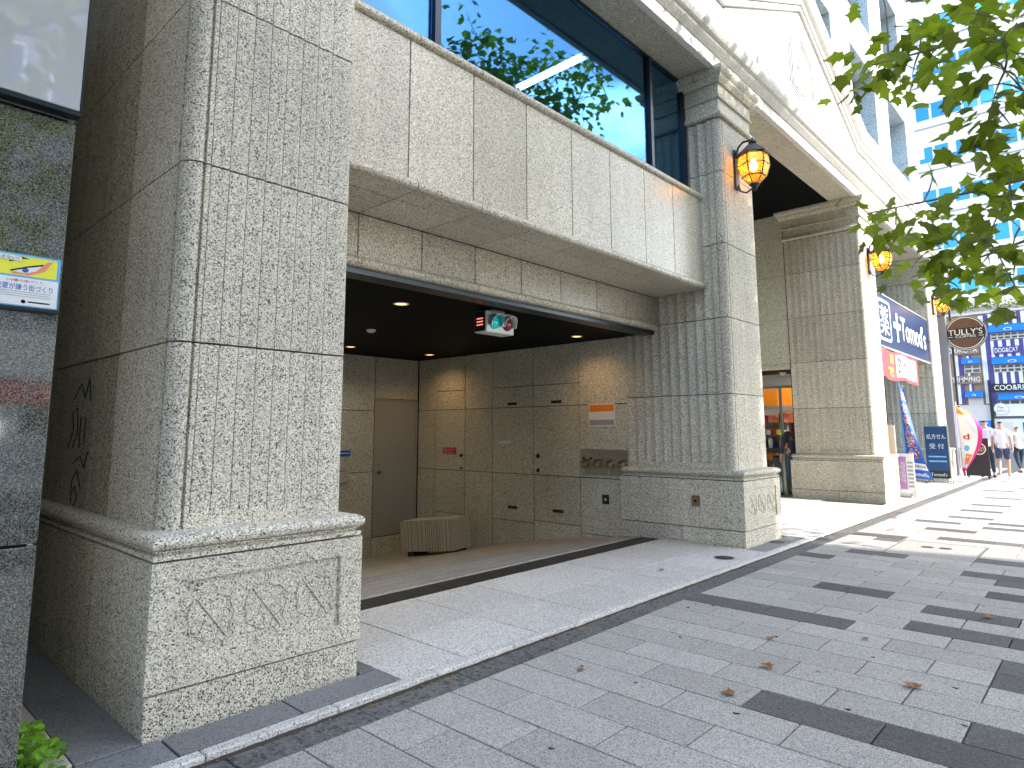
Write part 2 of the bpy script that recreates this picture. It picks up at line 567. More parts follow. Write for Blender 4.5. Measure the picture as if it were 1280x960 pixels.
def lettering(body, mat, parent, o, u, v, w_=None, h=0.1, bold=0.0, extrude=0.003, fit=None, name='lettering', warp=None, spacing=1.0):
    """o centre point, u reading direction, v up direction; h = letter body size; fit = (width, height) stretch"""
    me = text_mesh(body, 1.0, 0.0, bold, spacing=spacing)
    xs = [p.co.x for p in me.vertices]
    ys = [p.co.y for p in me.vertices]
    cx, cy = (min(xs) + max(xs)) / 2, (min(ys) + max(ys)) / 2
    bw, bh = max(xs) - min(xs), max(ys) - min(ys)
    sx = fit[0] / bw if fit else h
    sy = fit[1] / bh if fit else h
    u, v = Vector(u), Vector(v)
    nrm = u.cross(v).normalized()
    o = Vector(o)
    for p in me.vertices:
        a, b = (p.co.x - cx) * sx, (p.co.y - cy) * sy
        if warp:
            p.co = warp(o, a, b)
        else:
            p.co = u * a + v * b
    if extrude and not warp:
        bm = bmesh.new()
        bm.from_mesh(me)
        g = bmesh.ops.extrude_face_region(bm, geom=bm.faces[:])
        for q in g['geom']:
            if isinstance(q, bmesh.types.BMVert):
                q.co += nrm * extrude
        bmesh.ops.recalc_face_normals(bm, faces=bm.faces[:])
        bm.to_mesh(me)
        bm.free()
    return link(name, me, mat, parent, loc=(0, 0, 0) if warp else o)

def poly_plate(name, pts, mat, parent, o, u, v, t=0.002):
    """flat print shape: polygon in (u, v) about o, t thick"""
    o, u, v = Vector(o), Vector(u), Vector(v)
    nrm = u.cross(v).normalized()
    n = len(pts)
    area = sum(pts[i][0] * pts[(i + 1) % n][1] - pts[(i + 1) % n][0] * pts[i][1] for i in range(n))
    if area < 0:
        pts = pts[::-1]
    mb = MB()
    vs = [u * a + v * b for a, b in pts] + [u * a + v * b + nrm * t for a, b in pts]
    fs = [tuple(range(n))[::-1], tuple(range(n, 2 * n))] + [(i, (i + 1) % n, n + (i + 1) % n, n + i) for i in range(n)]
    mb.add(vs, fs)
    return link(name, mb.mesh(name, smooth=False), mat, parent, loc=o)

def circ(r, n=28, sx=1.0):
    return [(r * sx * math.cos(2 * math.pi * i / n), r * math.sin(2 * math.pi * i / n)) for i in range(n)]
def rrect(w_, h, r, n=5):
    out = []
    for cx, cy, a0 in ((w_ / 2 - r, h / 2 - r, 0), (-w_ / 2 + r, h / 2 - r, 90), (-w_ / 2 + r, -h / 2 + r, 180), (w_ / 2 - r, -h / 2 + r, 270)):
        for i in range(n + 1):
            a = R(a0 + 90 * i / n)
            out.append((cx + r * math.cos(a), cy + r * math.sin(a)))
    return out
UX, UY, UZ = Vector((1, 0, 0)), Vector((0, 1, 0)), Vector((0, 0, 1))

# ================================================================ THE SETTING: ground, road, pavement
g = MB()
g.add([(-400, -400, -0.9), (400, -400, -0.9), (400, 400, -0.9), (-400, 400, -0.9)], [(0, 1, 2, 3)])
struct('ground', g, 'asphalt')
SWX0, SWX1 = -2.79, 1.9
sidewalk = struct('sidewalk', MB().box(-2.985, -20, -0.6, SWX1, 27, -0.045), 'joint')
sidewalk['label'] = 'grey paved sidewalk with scattered dark paving blocks'
struct('road', MB().box(2.06, -120, -0.7, 14.0, 200, -0.13).box(-120, 27.2, -0.7, 2.058, 55.5, -0.134), 'asphalt')
struct('far_sidewalk', MB().box(-120, 55.7, -0.7, 1.9, 75, -0.002).box(14.15, -120, -0.7, 60, 200, -0.004), 'paver')
kerb = struct('kerb', MB().box(1.905, -20, -0.6, 2.055, 27, 0.0, 0.015).box(14.005, -120, -0.6, 14.145, 200, 0.0).box(-120, 55.52, -0.6, 1.9, 55.68, 0.0), 'paver')
cw = struct('crosswalk', MB(), 'crosswalk') if False else None
mk = MB()
for i in range(9):
    mk.box(-6.6 + i * 0.95, 29.0, -0.132, -6.15 + i * 0.95, 33.0, -0.126)
for i in range(24):
    mk.box(7.95, -60 + i * 6, -0.129, 8.1, -57 + i * 6, -0.124)
struct('road_markings', mk, 'paint')

# sidewalk pavers, running bond 0.6 x 0.29
ROW0, RP, GX = 1.936, 0.2915, 0.3013
def gx(i):
    return -2.75 + GX * i
DARK = {11: [(0, 2), (2, 4)], 5: [(4, 6), (6, 8), (8, 10)], 6: [(7, 9), (9, 11)], 15: [(2, 4)], 9: [(7, 9), (9, 11)], 10: [(7, 8), (8, 10)],
        12: [(5, 7), (7, 9), (9, 11)], 14: [(5, 7)], 17: [(6, 8)], 20: [(0, 1), (5, 7), (7, 9)], 19: [(6, 8)],
        22: [(1, 3)], 34: [(1, 3)], 31: [(2, 4)], 37: [(2, 4)], 41: [(2, 4)], 45: [(2, 4)], 28: [(3, 5), (5, 7)], 33: [(4, 6)],
        27: [(0, 2)], 26: [(1, 2)], 35: [(4, 6)], 51: [(2, 4)], 48: [(5, 7)], 54: [(4, 6)], 58: [(1, 3)], 62: [(3, 5)], 66: [(2, 4)], 23: [(5, 7)],
        70: [(1, 3)], 74: [(4, 6)], 3: [(10, 12)], -2: [(9, 11)], -6: [(6, 8)], -9: [(11, 13)], 2: [(12, 14)], 30: [(8, 10)], 38: [(8, 10)]}
HOLE = (23, 26, 2, 5)          # rows and columns taken by the manhole cover
pav_cells = []
for k in range(-21, 86):
    y0 = ROW0 + RP * k
    dk = DARK.get(k, [])
    covered = set()
    for a, b in dk:
        covered.update(range(a, b))
        pav_cells.append((k, a, b, 'darkpaver'))
    i = -1 if k % 2 else 0
    # light pavers start at odd columns on even rows, at even columns on odd rows
    starts = list(range(-2 if k % 2 else -1, 16, 2))
    for s in starts:
        cells = [c for c in (s, s + 1) if 0 <= c < 15 and c not in covered and not (HOLE[0] <= k < HOLE[1] + 1 and HOLE[2] <= c < HOLE[3])]
        if len(cells) == 2:
            pav_cells.append((k, s, s + 2, 'paver'))
        elif len(cells) == 1:
            pav_cells.append((k, cells[0], cells[0] + 1, 'paver'))
vis, rest = [], []
for c in pav_cells:
    k, a, b, m_ = c
    yc, xc = ROW0 + RP * (k + .5), (gx(a) + gx(b)) / 2
    seen = yc > 0.55 and xc < -0.07 * yc + 0.25 and yc < 22
    (vis if seen else rest).append((yc, c))
vis.sort(key=lambda q: q[0])
rest += vis[300:]
for yc, (k, a, b, m_) in vis[:300]:
    x0, x1 = gx(a) + 0.0045, gx(b) - 0.0045
    if a == 0:
        x0 = SWX0 + 0.004
    y0 = ROW0 + RP * k
    dz = random.uniform(-0.0012, 0.0012)
    slab('paver', m_, sidewalk, x0, y0 + 0.0045, -0.05 + dz, x1, y0 + RP - 0.0045, 0.0 + dz, 0.0025)
for m_ in ('paver', 'darkpaver'):
    mb = MB()
    for yc, (k, a, b, mm) in rest:
        if mm == m_:
            y0 = ROW0 + RP * k
            mb.box(gx(a) + 0.003 if a else SWX0 + .004, y0 + 0.003, -0.05, gx(b) - 0.003, y0 + RP - 0.003, 0.0)
    o = part('paver_field', mb, m_, sidewalk)
    o['kind'] = 'stuff'
# gutter stones and kerb edging along the granite apron
y = -6.1
while y < 26:
    slab('gutter_stone', 'gutter', sidewalk, -2.983, y + .003, -0.05, SWX0 - 0.002, y + 0.677, -0.006 + random.uniform(-.002, .002), 0.004)
    y += 0.68
# apron
apron = struct('apron', MB().box(-4.42, 2.2, -0.6, -2.99, 26, -0.02).box(-9.7, 7.78, -0.6, -4.422, 26, -0.021).box(-9.7, 0.78, -0.6, -2.99, 2.198, -0.022).box(-9.7, -12, -0.6, -2.99, 0.778, -0.023), 'joint')
apron['label'] = 'pale granite apron in front of the garage and entrance'
y = -5.2
while y < 26:
    slab('edging_stone', 'apron', apron, -3.058, y + .0025, -0.06, -2.986, y + 0.6475, 0.03, 0.006)
    y += 0.65
ys = [2.395, 2.88] + [2.88 + .675 * i for i in range(1, 8)] + [7.55]
def apron_row(y0, y1, xs, mat='apron'):
    for x0, x1 in zip(xs[:-1], xs[1:]):
        slab('apron_slab', mat, apron, x0 + .0055, y0 + .0055, -0.05, x1 - .0055, y1 - .0055, 0.03 + random.uniform(-.001, .001), 0.002)
for y0, y1 in zip(ys[:-1], ys[1:]):
    apron_row(y0, y1, [-4.415, -3.656, -3.0605])
apron_row(2.285, 2.393, [-4.4, -3.295], 'slate')
apron_row(7.55, 8.92, [-3.29, -3.0605], 'slate')  # darker strip in front of the second pillar
apron_row(8.92, 9.6, [-4.39, -3.656, -3.0605])
y = 9.6
for i in range(24):
    apron_row(y, y + .675, ([-4.39, -3.656, -3.0605] if i < 6 or i > 7 else [-3.29, -3.0605]))
    y += .675
for i in range(8):
    apron_row(8.78 + i * .66, 8.78 + (i + 1) * .66, [-9.4, -8.1, -6.8, -5.6, -4.395])
for i in range(9):
    apron_row(15.2 + i * .6, 15.2 + (i + 1) * .6, [-4.62, -4.395])
# dark slabs at the foot of the first pillar and in the alley
for y0, y1 in ((0.62, 1.22), (1.22, 1.80), (1.80, 2.392)):
    apron_row(y0, y1, [-3.29, -3.0605], 'slate')
for i in range(7):
    apron_row(0.89, 1.16, [-3.295 - .9 * (i + 1), -3.295 - .9 * i], 'slate')
for i in range(9):
    slab('border_stone', 'concrete', apron, -3.30 - .8 * (i + 1), 0.785, -.05, -3.305 - .8 * i, 0.887, 0.036, 0.004)
apron_row(-3, 0.617, [-3.19, -3.0605], 'slate')
for i, (yy) in enumerate([2.2 + .90 * j for j in range(6)]):
    slab('drain_cover', 'channel', apron, -4.705, yy + .001, -0.08, -4.4225, yy + .899, 0.024, 0.004)
# garage ramp
prof = [(-4.708, 0.028), (-5.12, -0.035), (-5.45, -0.07), (-6.17, -0.168), (-6.8, -0.264), (-7.4, -0.385), (-7.95, -0.497), (-9.6, -0.72)]
gr = struct('garage_floor', MB().prism(prof + [(-9.6, -0.85), (-4.708, -0.85)], 2.0, 7.78, 'y'), 'rampfloor')
def rampz(x):
    for (xa, za), (xb, zb) in zip(prof[:-1], prof[1:]):
        if xb <= x <= xa:
            return za + (zb - za) * (xa - x) / (xa - xb)
    return prof[-1][1]
for i in range(15):
    xa = -4.72 - i * 0.085
    xb = xa - 0.078
    y1 = 7.68 - 0.14 * i
    za, zb = rampz(xa), rampz(xb)
    mb = MB().prism([(xa, za - .02), (xa, za + .006), (xb, zb + .006), (xb, zb - .02)], 2.1, y1, 'y')
    part('sett_row', mb, 'sett', gr)

# ================================================================ OFFICE BUILDING
bld = thing('office_building', 'granite office building on fluted pillars with garage entrance and carved gable', 'building', (-6.0, 11.2, 0.0))
COLY = [1.14, 7.62, 14.0, 20.45]
XF = -3.30
CS = [0.924, 1.862, 2.822, 3.782, 4.742, 5.47]
def flutes(p0, p1, n, depth, inward, fil=0.010, seg=5):
    """points from p0 to p1 along a face, n scallops pushed 'inward' (2-D unit vector)"""
    p0, p1, inward = Vector(p0), Vector(p1), Vector(inward)
    out = []
    d = (p1 - p0)
    L = d.length
    d.normalize()
    wd = L / n
    for i in range(n):
        a = i * wd + fil / 2
        b = (i + 1) * wd - fil / 2
        for k in range(seg + 1):
            t = k / seg
            q = p0 + d * (a + (b - a) * t) + inward * (depth * math.sin(math.pi * t))
            out.append((q.x, q.y))
    return out
def shaft_poly(y0, y1, xb, xf, side_flutes, front=True):
    P = [(xb, y0)]
    if side_flutes:
        P += flutes((xb + .03, y0), (xf - .17, y0), 10, 0.032, (0, 1))
    # corner: notch, rounded bead, notch
    r = 0.075
    P += [(xf - r - .034, y0), (xf - r - .032, y0 + .018), (xf - r - .018, y0 + .018), (xf - r - .014, y0 + .002)]
    for k in range(6):
        a = R(-90 + 90 * k / 5)
        P.append((xf - r + r * math.cos(a), y0 + r + r * math.sin(a)))
    P += [(xf - .002, y0 + r + .012), (xf - .020, y0 + r + .014), (xf - .020, y0 + r + .026), (xf, y0 + r + .028)]
    if front:
        ya_, n_f = y0 + r + .05, 8
        wf = (y1 - .06 - ya_) / n_f
        for i in range(n_f):
            b0 = ya_ + i * wf
            P += [(xf, b0), (xf - .016, b0 + .002), (xf - .016, b0 + .007)]
            for k in range(6):
                t = k / 5
                P.append((xf - .008 * (1 - t) ** 1.3, b0 + .008 + (wf - .010) * t))
    P += [(xf, y1 - .02), (xf - .02, y1), (xb, y1)]
    return P
SHAFT = {}
def shaft_stone(pil, kind, ya, yb, xb, z0, z1, first):
    key = (kind, round(z1 - z0, 3), first)
    if key not in SHAFT:
        mb = MB()
        h = z1 - z0
        fl = shaft_poly(0, yb - ya, xb, -3.42, kind == 'fluted')
        if first:
            pl = shaft_poly(0, yb - ya, xb, -3.42, False, False)
            mb.prism(pl, 0, 0.075)
            mb.prism(fl, 0.075, h)
        else:
            mb.prism(fl, 0, h)
        SHAFT[key] = mb.mesh('shaft_stone', 28)
    return link('shaft_stone', SHAFT[key], 'stone', pil, loc=(0, ya, z0))
TORUS = [(0.01, .80), (.03, .804), (.066, .807), (.066, .828), (.040, .831), (.040, .842), (.058, .844), (.058, .850), (.040, .852), (.050, .856)] + [(0.052 + .030 * math.sin(R(a)) - .03 * (a > 90) * (1 - math.sin(R(a))), .852 + .036 * (1 - math.cos(R(a)))) for a in range(0, 181, 20)] + [(0.0, .925)]
CAPM = [[(0, 5.476), (.03, 5.480), (.042, 5.495), (.042, 5.520), (.03, 5.533), (.012, 5.54), (0.012, 5.56), (0, 5.56)],
        [(0.0, 5.562), (0.0, 5.72), (.0, 5.722)],
        [(0.0, 5.724), (.028, 5.728), (.030, 5.75), (.012, 5.758), (.012, 5.93), (0.0, 5.932)],
        [(0.02, 5.934), (.04, 5.936), (.055, 5.96), (.085, 5.99), (.09, 6.012), (0.02, 6.014)],
        [(0.05, 6.016), (.09, 6.018), (.125, 6.05), (.14, 6.09), (.135, 6.118), (0.05, 6.120)]]
def carved_front(pil, y0):
    """upper plinth stone of the front with a sunk panel and a leaf-and-rod carving"""
    ya, yb, za, zb = y0 + .001, y0 + 1.139, .224, .797
    x = XF
    pa, pb, pc, pd = y0 + .16, y0 + 1.0, .325, .70
    d = .018
    mb = MB()
    o = [(ya, za), (yb, za), (yb, zb), (ya, zb)]
    i_ = [(pa, pc), (pb, pc), (pb, pd), (pa, pd)]
    V = [(x, *q) for q in o] + [(x, *q) for q in i_] + [(x - d, *q) for q in i_] + [(-4.135, *q) for q in o]
    F = [(0, 1, 5, 4), (1, 2, 6, 5), (2, 3, 7, 6), (3, 0, 4, 7), (4, 5, 9, 8), (5, 6, 10, 9), (6, 7, 11, 10), (7, 4, 8, 11), (8, 9, 10, 11)]
    F += [(1, 0, 12, 13), (2, 1, 13, 14), (3, 2, 14, 15), (0, 3, 15, 12), (15, 14, 13, 12)]
    mb.add(V, F)
    part('plinth_stone', mb, 'stone', pil)
    rl = MB()
    xs = x - d + .001
    for j in range(3):
        cy, cz = y0 + .30 + .28 * j, .51
        a = Vector((0, cy - .085, cz + .10))
        b = Vector((0, cy + .075, cz - .11))
        rl.tube([(xs, a.y, a.z), (xs, b.y, b.z)], .0055, 6)
        d_ = (b - a).normalized()
        nrm_ = Vector((0, d_.z, -d_.y))
        for sgn in (1, -1):
            pts = []
            for k in range(25):
                t = k / 24
                q = a.lerp(b, t) + nrm_ * sgn * (.018 + .085 * math.sin(math.pi * min(1, t * 1.08)) + .016 * abs(math.sin(t * math.pi * 3.5)))
                pts.append((xs, q.y, max(.335, min(.69, q.z))))
            rl.tube(pts, .0038, 5)
        for sgn, t in ((1, .35), (-1, .55), (1, .75)):
            q = a.lerp(b, t)
            e = q + nrm_ * sgn * .06 + d_ * .04
            rl.tube([(xs, q.y, q.z), (xs, (q.y + e.y) / 2, (q.z + e.z) / 2 + .006), (xs, e.y, e.z)], .0032, 5)
    part('carved_relief', rl, 'relief', pil)
for ci, y0 in enumerate(COLY):
    deep = ci == 0
    xb = -9.6 if deep else -4.98
    core = MB().box(xb, y0 + .03, -0.3 if deep else 0.0, -3.335, y0 + 1.11, .80).box(xb + .02 if not deep else xb, y0 + .115, .80, -3.47, y0 + 1.0, 6.1)
    pil = part('pillar', core, 'joint', bld)
    xs = [-3.30, -4.135, -5.03] if not deep else [-3.30, -4.35, -6.2, -8.0, -9.62]
    for a, b in zip(xs[:-1], xs[1:]):
        mt = 'stone' if not deep else ('stone' if a == -3.30 else 'polished')
        slab('plinth_stone', mt, pil, b + .006 if b > xs[-1] else b, y0 + .008, 0.0, a - (.0 if a == -3.3 else .001) - (.008 if a == -3.3 else 0), y0 + 1.132, .214, .004)
        if a == -3.30:
            if deep:
                slab('plinth_stone', 'polished', pil, b + .006, y0 - .001, .221, -4.137, y0 + 1.139, .797, .004)
            continue
        slab('plinth_stone', mt, pil, b + .006 if b > xs[-1] else b, y0 + .001, .221, a - .001, y0 + 1.139, .797, .004)
    carved_front(pil, y0)
    ya, yb = y0 + .07, y0 + 1.06
    part('base_moulding', MB().sweep_rect(TORUS, (xb + .06), -3.42 + .06, ya + .001, yb - .001), 'stone', pil)
    for k in range(5):
        z0, z1 = CS[k], CS[k + 1] - .010
        if deep:
            shaft_stone(pil, 'flat', ya, yb, -4.25, z0, z1, k == 0)
            for a, b in ((-4.256, -6.1), (-6.106, -7.9), (-7.906, -9.6)):
                slab('side_stone', 'polished', pil, b, ya + .002, z0, a, yb - .01, z1, .004)
        else:
            shaft_stone(pil, 'fluted', ya, yb, -4.93, z0, z1, k == 0)
    for prof_ in CAPM:
        part('capital_moulding', MB().sweep_rect(prof_, xb + .05, -3.42, ya, yb), 'stone', pil)
part('alley_sky_block', MB().box(-9.5, .5, 0, -9.38, 1.20, 8.5), 'polished', bld)  # added to keep sky light out of the alley
# graffiti on the alley side of the first pillar (black marker scrawl)
gf = MB()
yy = 1.204
def scr(pts, r=.0035):
    gf.tube([(x, yy, z) for x, z in pts], [r] * len(pts), 5)
scr([(-5.0, 1.0), (-4.92, 1.06), (-4.86, 1.0), (-4.9, .94), (-4.98, .96), (-5.0, 1.08), (-4.9, 1.16), (-4.8, 1.06)])
scr([(-5.15, 1.3), (-5.05, 1.42), (-5.1, 1.52), (-5.0, 1.56), (-4.95, 1.4), (-5.05, 1.3)])
scr([(-4.9, 1.3), (-4.9, 1.5), (-4.8, 1.5), (-4.8, 1.34), (-4.9, 1.32)])
scr([(-5.1, 1.62), (-4.95, 1.72), (-4.85, 1.62), (-4.78, 1.74), (-4.72, 1.6)])
scr([(-5.0, 1.2), (-4.85, 1.25), (-4.75, 1.18), (-4.7, 1.28)])
part('graffiti', gf, 'graffiti', bld)

# ---- parapet over the garage
par = part('parapet', MB().box(-3.90, 2.21, 3.24, -3.755, 7.685, 4.40).box(-4.4995, 2.21, 3.235, -3.755, 7.685, 3.33), 'joint', bld)
PY = [2.205, 2.88, 3.555, 4.225, 4.90, 5.57, 6.265, 6.925, 7.683]
for a, b in zip(PY[:-1], PY[1:]):
    slab('facing_panel', 'stone2', par, -3.76, a + .005, 3.285, -3.71, b - .005, 4.395, .002)
def bead(x0, xc, z0, z1, n=9, back=None):
    """half-round nosing profile in x,z, from bottom to top, then back"""
    h = (z1 - z0) / 2
    zc = (z0 + z1) / 2
    p = [(xc + h * .9 * math.sin(R(a)), zc - h * math.cos(R(a))) for a in [180 * i / n for i in range(n + 1)]]
    return p + [(back if back is not None else x0, z1), (x0, z0)]
PYM = [2.205] + [q + .075 for q in PY[1:-1]] + [7.684]
for a, b in zip(PYM[:-1], PYM[1:]):
    part('coping_stone', MB().prism(bead(-3.93, -3.705, 4.398, 4.472), a + .004, b - .004, 'y'), 'stone2', par)
    part('edge_moulding', MB().prism(bead(-3.74, -3.712, 3.205, 3.282), a + .004, b - .004, 'y'), 'stone2', par)
    slab('soffit_panel', 'stone2', par, -3.97, a + .005, 3.205, -3.743, b - .005, 3.228, .002)
    slab('soffit_panel', 'stone2', par, -4.4535, a + .005, 3.204, -3.98, b - .005, 3.228, .002)
lin = part('lintel', MB().box(-4.66, 2.21, 2.74, -4.50, 7.685, 3.33), 'joint', bld)
for a, b in zip(PYM[:-1], PYM[1:]):
    slab('lintel_stone', 'stone2', lin, -4.505, a + .005, 2.836, -4.455, b - .005, 3.198, .002)
    part('lintel_moulding', MB().prism(bead(-4.50, -4.435, 2.745, 2.829, back=-4.50), a + .004, b - .004, 'y'), 'stone2', lin)
part('steel_trim', MB().box(-4.665, 2.21, 2.695, -4.47, 7.69, 2.742), 'darkmetal', lin)

# ---- garage interior
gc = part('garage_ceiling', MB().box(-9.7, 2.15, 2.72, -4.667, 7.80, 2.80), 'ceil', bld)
for x, y in ((-5.32, 4.07), (-7.0, 4.3), (-8.57, 7.19), (-5.41, 7.2), (-8.64, 5.65), (-6.9, 5.6), (-5.4, 2.9), (-7.2, 2.9), (-8.9, 3.2)):  # last row, hidden behind the first pillar, is added to brighten the garage
    if (x, y) in ((-7.0, 4.3), (-6.9, 5.6)):
        continue
    dl = part('downlight', MB().lathe([(.085, 2.716), (.085, 2.710), (.07, 2.708), (.062, 2.7165)], (x, y, 0)), 'white', gc)
    part('lamp_disc', MB().lathe([(.058, 2.7125), (.058, 2.7135)], (x, y, 0)), 'downlamp', dl)
    L = bpy.data.lights.new('downlight_glow', 'SPOT')
    L.energy = 5.0 if y > 7 else 7.5
    L.color = (1.0, 0.60, 0.27) if y > 7 else (1.0, 0.94, 0.80)
    L.spot_size = R(150)
    L.spot_blend = 1.0
    L.shadow_soft_size = 0.05
    lo = bpy.data.objects.new('downlight_glow', L)
    COL.objects.link(lo)
    lo.location = (x, y, 2.69)
    lo.parent = dl
part('smoke_detector', MB().lathe([(.06, 2.719), (.06, 2.70), (.035, 2.68), (.01, 2.678)], (-7.0, 4.88, 0)), 'white', gc)
gw = part('garage_wall', MB().box(-9.7, 7.752, -0.9, -4.94, 7.80, 2.72).box(-9.7, 2.1, -0.9, -9.532, 7.752, 2.72).box(-9.53, 2.15, -.9, -5.0, 2.20, 2.72), 'joint', bld)
VX = [-9.498, -9.03, -8.23, -7.57, -6.67, -5.78, -4.932]
def wp(c, z0, z1):
    slab('wall_panel', 'garage', gw, VX[c] + .0065, 7.72, z0 + .005, VX[c + 1] - .0065, 7.751, z1 - .005, .0025)
HZ = (1.783, .735)
for c in range(6):
    if c in (1, 3, 4):
        wp(c, 2.115, 2.72)
        wp(c, HZ[0], 2.115)
    else:
        wp(c, HZ[0], 2.72)
    wp(c, HZ[1], HZ[0])
    if c in (1, 3, 4):
        zb = (-.012, 0, 0, .004, .045)[c]
        wp(c, zb, HZ[1])
        wp(c, -.86, zb)
    else:
        wp(c, -.86 if c != 5 else -.05, HZ[1])
        if c == 5:
            wp(c, -.3, -.05)
for x, z in ((-7.12, 1.84), (-6.21, 1.846), (-7.12, .21), (-6.2, .222)):
    part('pull_handle', MB().box(x - .10, 7.712, z - .022, x + .10, 7.722, z + .022, .004), 'black', gw)
for x, z, r in ((-8.32, .992, .032), (-8.317, .78, .02), (-6.58, 1.022, .035), (-6.583, .805, .03)):
    part('door_lock', MB().lathe([(r, 7.721), (r, 7.708), (r * .6, 7.700), (.004, 7.699)], (x, 0, z), 'y', 14), 'iron', gw)
part('paper_label', MB().box(-7.42, 7.717, 1.205, -7.16, 7.7195, 1.242), 'white', gw)
part('wall_plate', MB().box(-8.02, 7.714, .235, -7.87, 7.7195, .36), 'concrete', gw)
# back wall with steel door
BY = [2.2, 3.7, 5.2, 5.95, 6.74, 7.705]
for a, b in zip(BY[:-1], BY[1:]):
    for z0, z1 in ((1.765, 2.72), (.71, 1.765), (-.4, .71), (-.9, -.4)):
        if a == 6.74 and z1 <= 1.765 and z1 > -.3:
            continue
        z0_ = 1.975 if (a == 6.74 and z0 == 1.765) else z0
        slab('wall_panel', 'garage', gw, -9.531, a + .007, z0_ + .005, -9.50, b - .007, z1 - .005, .0025)
dr = part('garage_door', MB().box(-9.53, 6.785, -.39, -9.515, 7.665, 1.95), 'doorpaint', bld)
part('door_frame', MB().box(-9.53, 6.745, -.395, -9.496, 6.782, 1.972).box(-9.53, 7.668, -.395, -9.496, 7.70, 1.972).box(-9.53, 6.782, 1.952, -9.497, 7.668, 1.972), 'doorpaint', dr)
part('door_knob', MB().lathe([(.03, -9.514), (.03, -9.505), (.012, -9.50), (.012, -9.48), (.03, -9.47), (.03, -9.455), (.01, -9.45)], (0, 6.87, .70), 'x', 14).lathe([(.014, -9.514), (.014, -9.505)], (0, 6.87, .83), 'x', 10), 'brass', dr)

# ---- upper floor window above the parapet
ow = part('office_window', MB().box(-3.96, 2.2, 4.474, -3.90, 7.685, 4.50).box(-3.96, 2.2, 6.09, -3.90, 7.685, 6.118)
          .box(-3.965, 3.27, 4.50, -3.885, 3.335, 6.09).box(-3.965, 6.775, 4.50, -3.885, 6.835, 6.09).box(-3.96, 7.63, 4.50, -3.885, 7.685, 6.09), 'darkmetal', bld)
for a, b in ((2.21, 3.268), (3.337, 6.773), (6.837, 7.628)):
    part('pane', MB().box(-3.934, a, 4.502, -3.928, b, 6.088), 'glass', ow)
room = part('office_interior', MB().add([(-3.97, 2.23, 4.42), (-9.5, 2.23, 4.42), (-9.5, 7.75, 4.42), (-3.97, 7.75, 4.42), (-3.97, 2.23, 7.0), (-9.5, 2.23, 7.0), (-9.5, 7.75, 7.0), (-3.97, 7.75, 7.0)],
            [(0, 1, 2, 3), (7, 6, 5, 4), (1, 5, 6, 2), (0, 4, 5, 1), (3, 2, 6, 7)]), 'oppwall', bld)
fx = part('ceiling_light', MB().prism([(-.07, 6.30), (-.05, 6.24), (.05, 6.24), (.07, 6.30)], -5.85, -4.62, 'x') if False else MB().box(-5.85, 6.36, 6.27, -4.62, 6.52, 6.32), 'white', room)
for yt in (6.40, 6.48):
    part('fluorescent_tube', MB().tube([(-5.8, yt, 6.255), (-4.67, yt, 6.255)], .016, 8), 'tube', fx)

# ---- entablature along the whole front: soffit, fascia, cornice, frieze
ent = part('entablature', MB().box(-3.93, 1.0, 6.145, -3.475, 21.65, 6.5).box(-3.93, 1.0, 6.5, -3.50, 21.65, 7.6), 'joint', bld)
COR = [(-3.47, 6.295), (-3.385, 6.297), (-3.37, 6.315), (-3.33, 6.335), (-3.31, 6.36), (-3.31, 6.385), (-3.265, 6.395), (-3.235, 6.43), (-3.215, 6.475), (-3.215, 6.515), (-3.23, 6.53), (-3.47, 6.545)]
nst = 15
sy = (21.66 - 1.0) / nst
fa_m = MB().prism([(-3.47, 6.095), (-3.40, 6.095), (-3.392, 6.10), (-3.392, 6.12), (-3.405, 6.128), (-3.405, 6.276), (-3.47, 6.276)], .002, sy - .002, 'y').mesh('fascia_stone')
co_m = MB().prism(COR, .0015, sy - .0015, 'y').mesh('cornice_stone')
for i in range(nst):
    y0 = 1.0 + i * sy
    link('fascia_stone', fa_m, 'frieze', ent, loc=(0, y0, 0))
    link('cornice_stone', co_m, 'frieze', ent, loc=(0, y0, 0))
    slab('soffit_stone', 'stone2', ent, -3.93, y0 + .002, 6.12, -3.473, y0 + sy - .002, 6.146, .002)
edges = [1.0, 2.4, 3.8, 5.2, 6.6, 6.93, 7.27, 7.55, 7.80, 9.18, 10.03, 10.93, 11.84, 12.74, 13.6]
for a, b in zip(edges[:-1], edges[1:]):
    slab('frieze_stone', 'frieze', ent, -3.502, a + .010, 6.556, -3.445, b - .010, 7.195, .003)
y = 13.6
while y < 21.5:
    slab('frieze_flute', 'frieze', ent, -3.502, y + .012, 6.548, -3.445 if True else 0, y + .298, 7.20, .02)
    y += .31
# gable (tympanum strips, raking cornice)
GP = [(0.95, 7.215), (8.05, 7.215), (11.25, 8.755), (14.42, 7.215), (21.68, 7.215)]
gab = part('gable', MB().prism([(8.0, 7.21), (14.45, 7.21), (11.25, 8.78)], -3.72, -3.50, 'x'), 'joint', bld)
def gz(y):
    return 7.215 + 1.54 * max(0, 1 - abs(y - 11.235) / 3.19)
ge = [8.1, 9.0, 9.9, 10.75, 11.25, 11.75, 12.6, 13.5, 14.38]
for a, b in zip(ge[:-1], ge[1:]):
    ps = [(a + .004, 7.206), (b - .004, 7.206), (b - .004, gz(b) - .0), (a + .004, gz(a) - .0)]
    ps = [ps[0], ps[1]] + ([ps[2]] if ps[2][1] > 7.22 else []) + ([ps[3]] if ps[3][1] > 7.22 else [])
    part('gable_stone', MB().prism(ps, -3.502, -3.446, 'x'), 'frieze', gab)
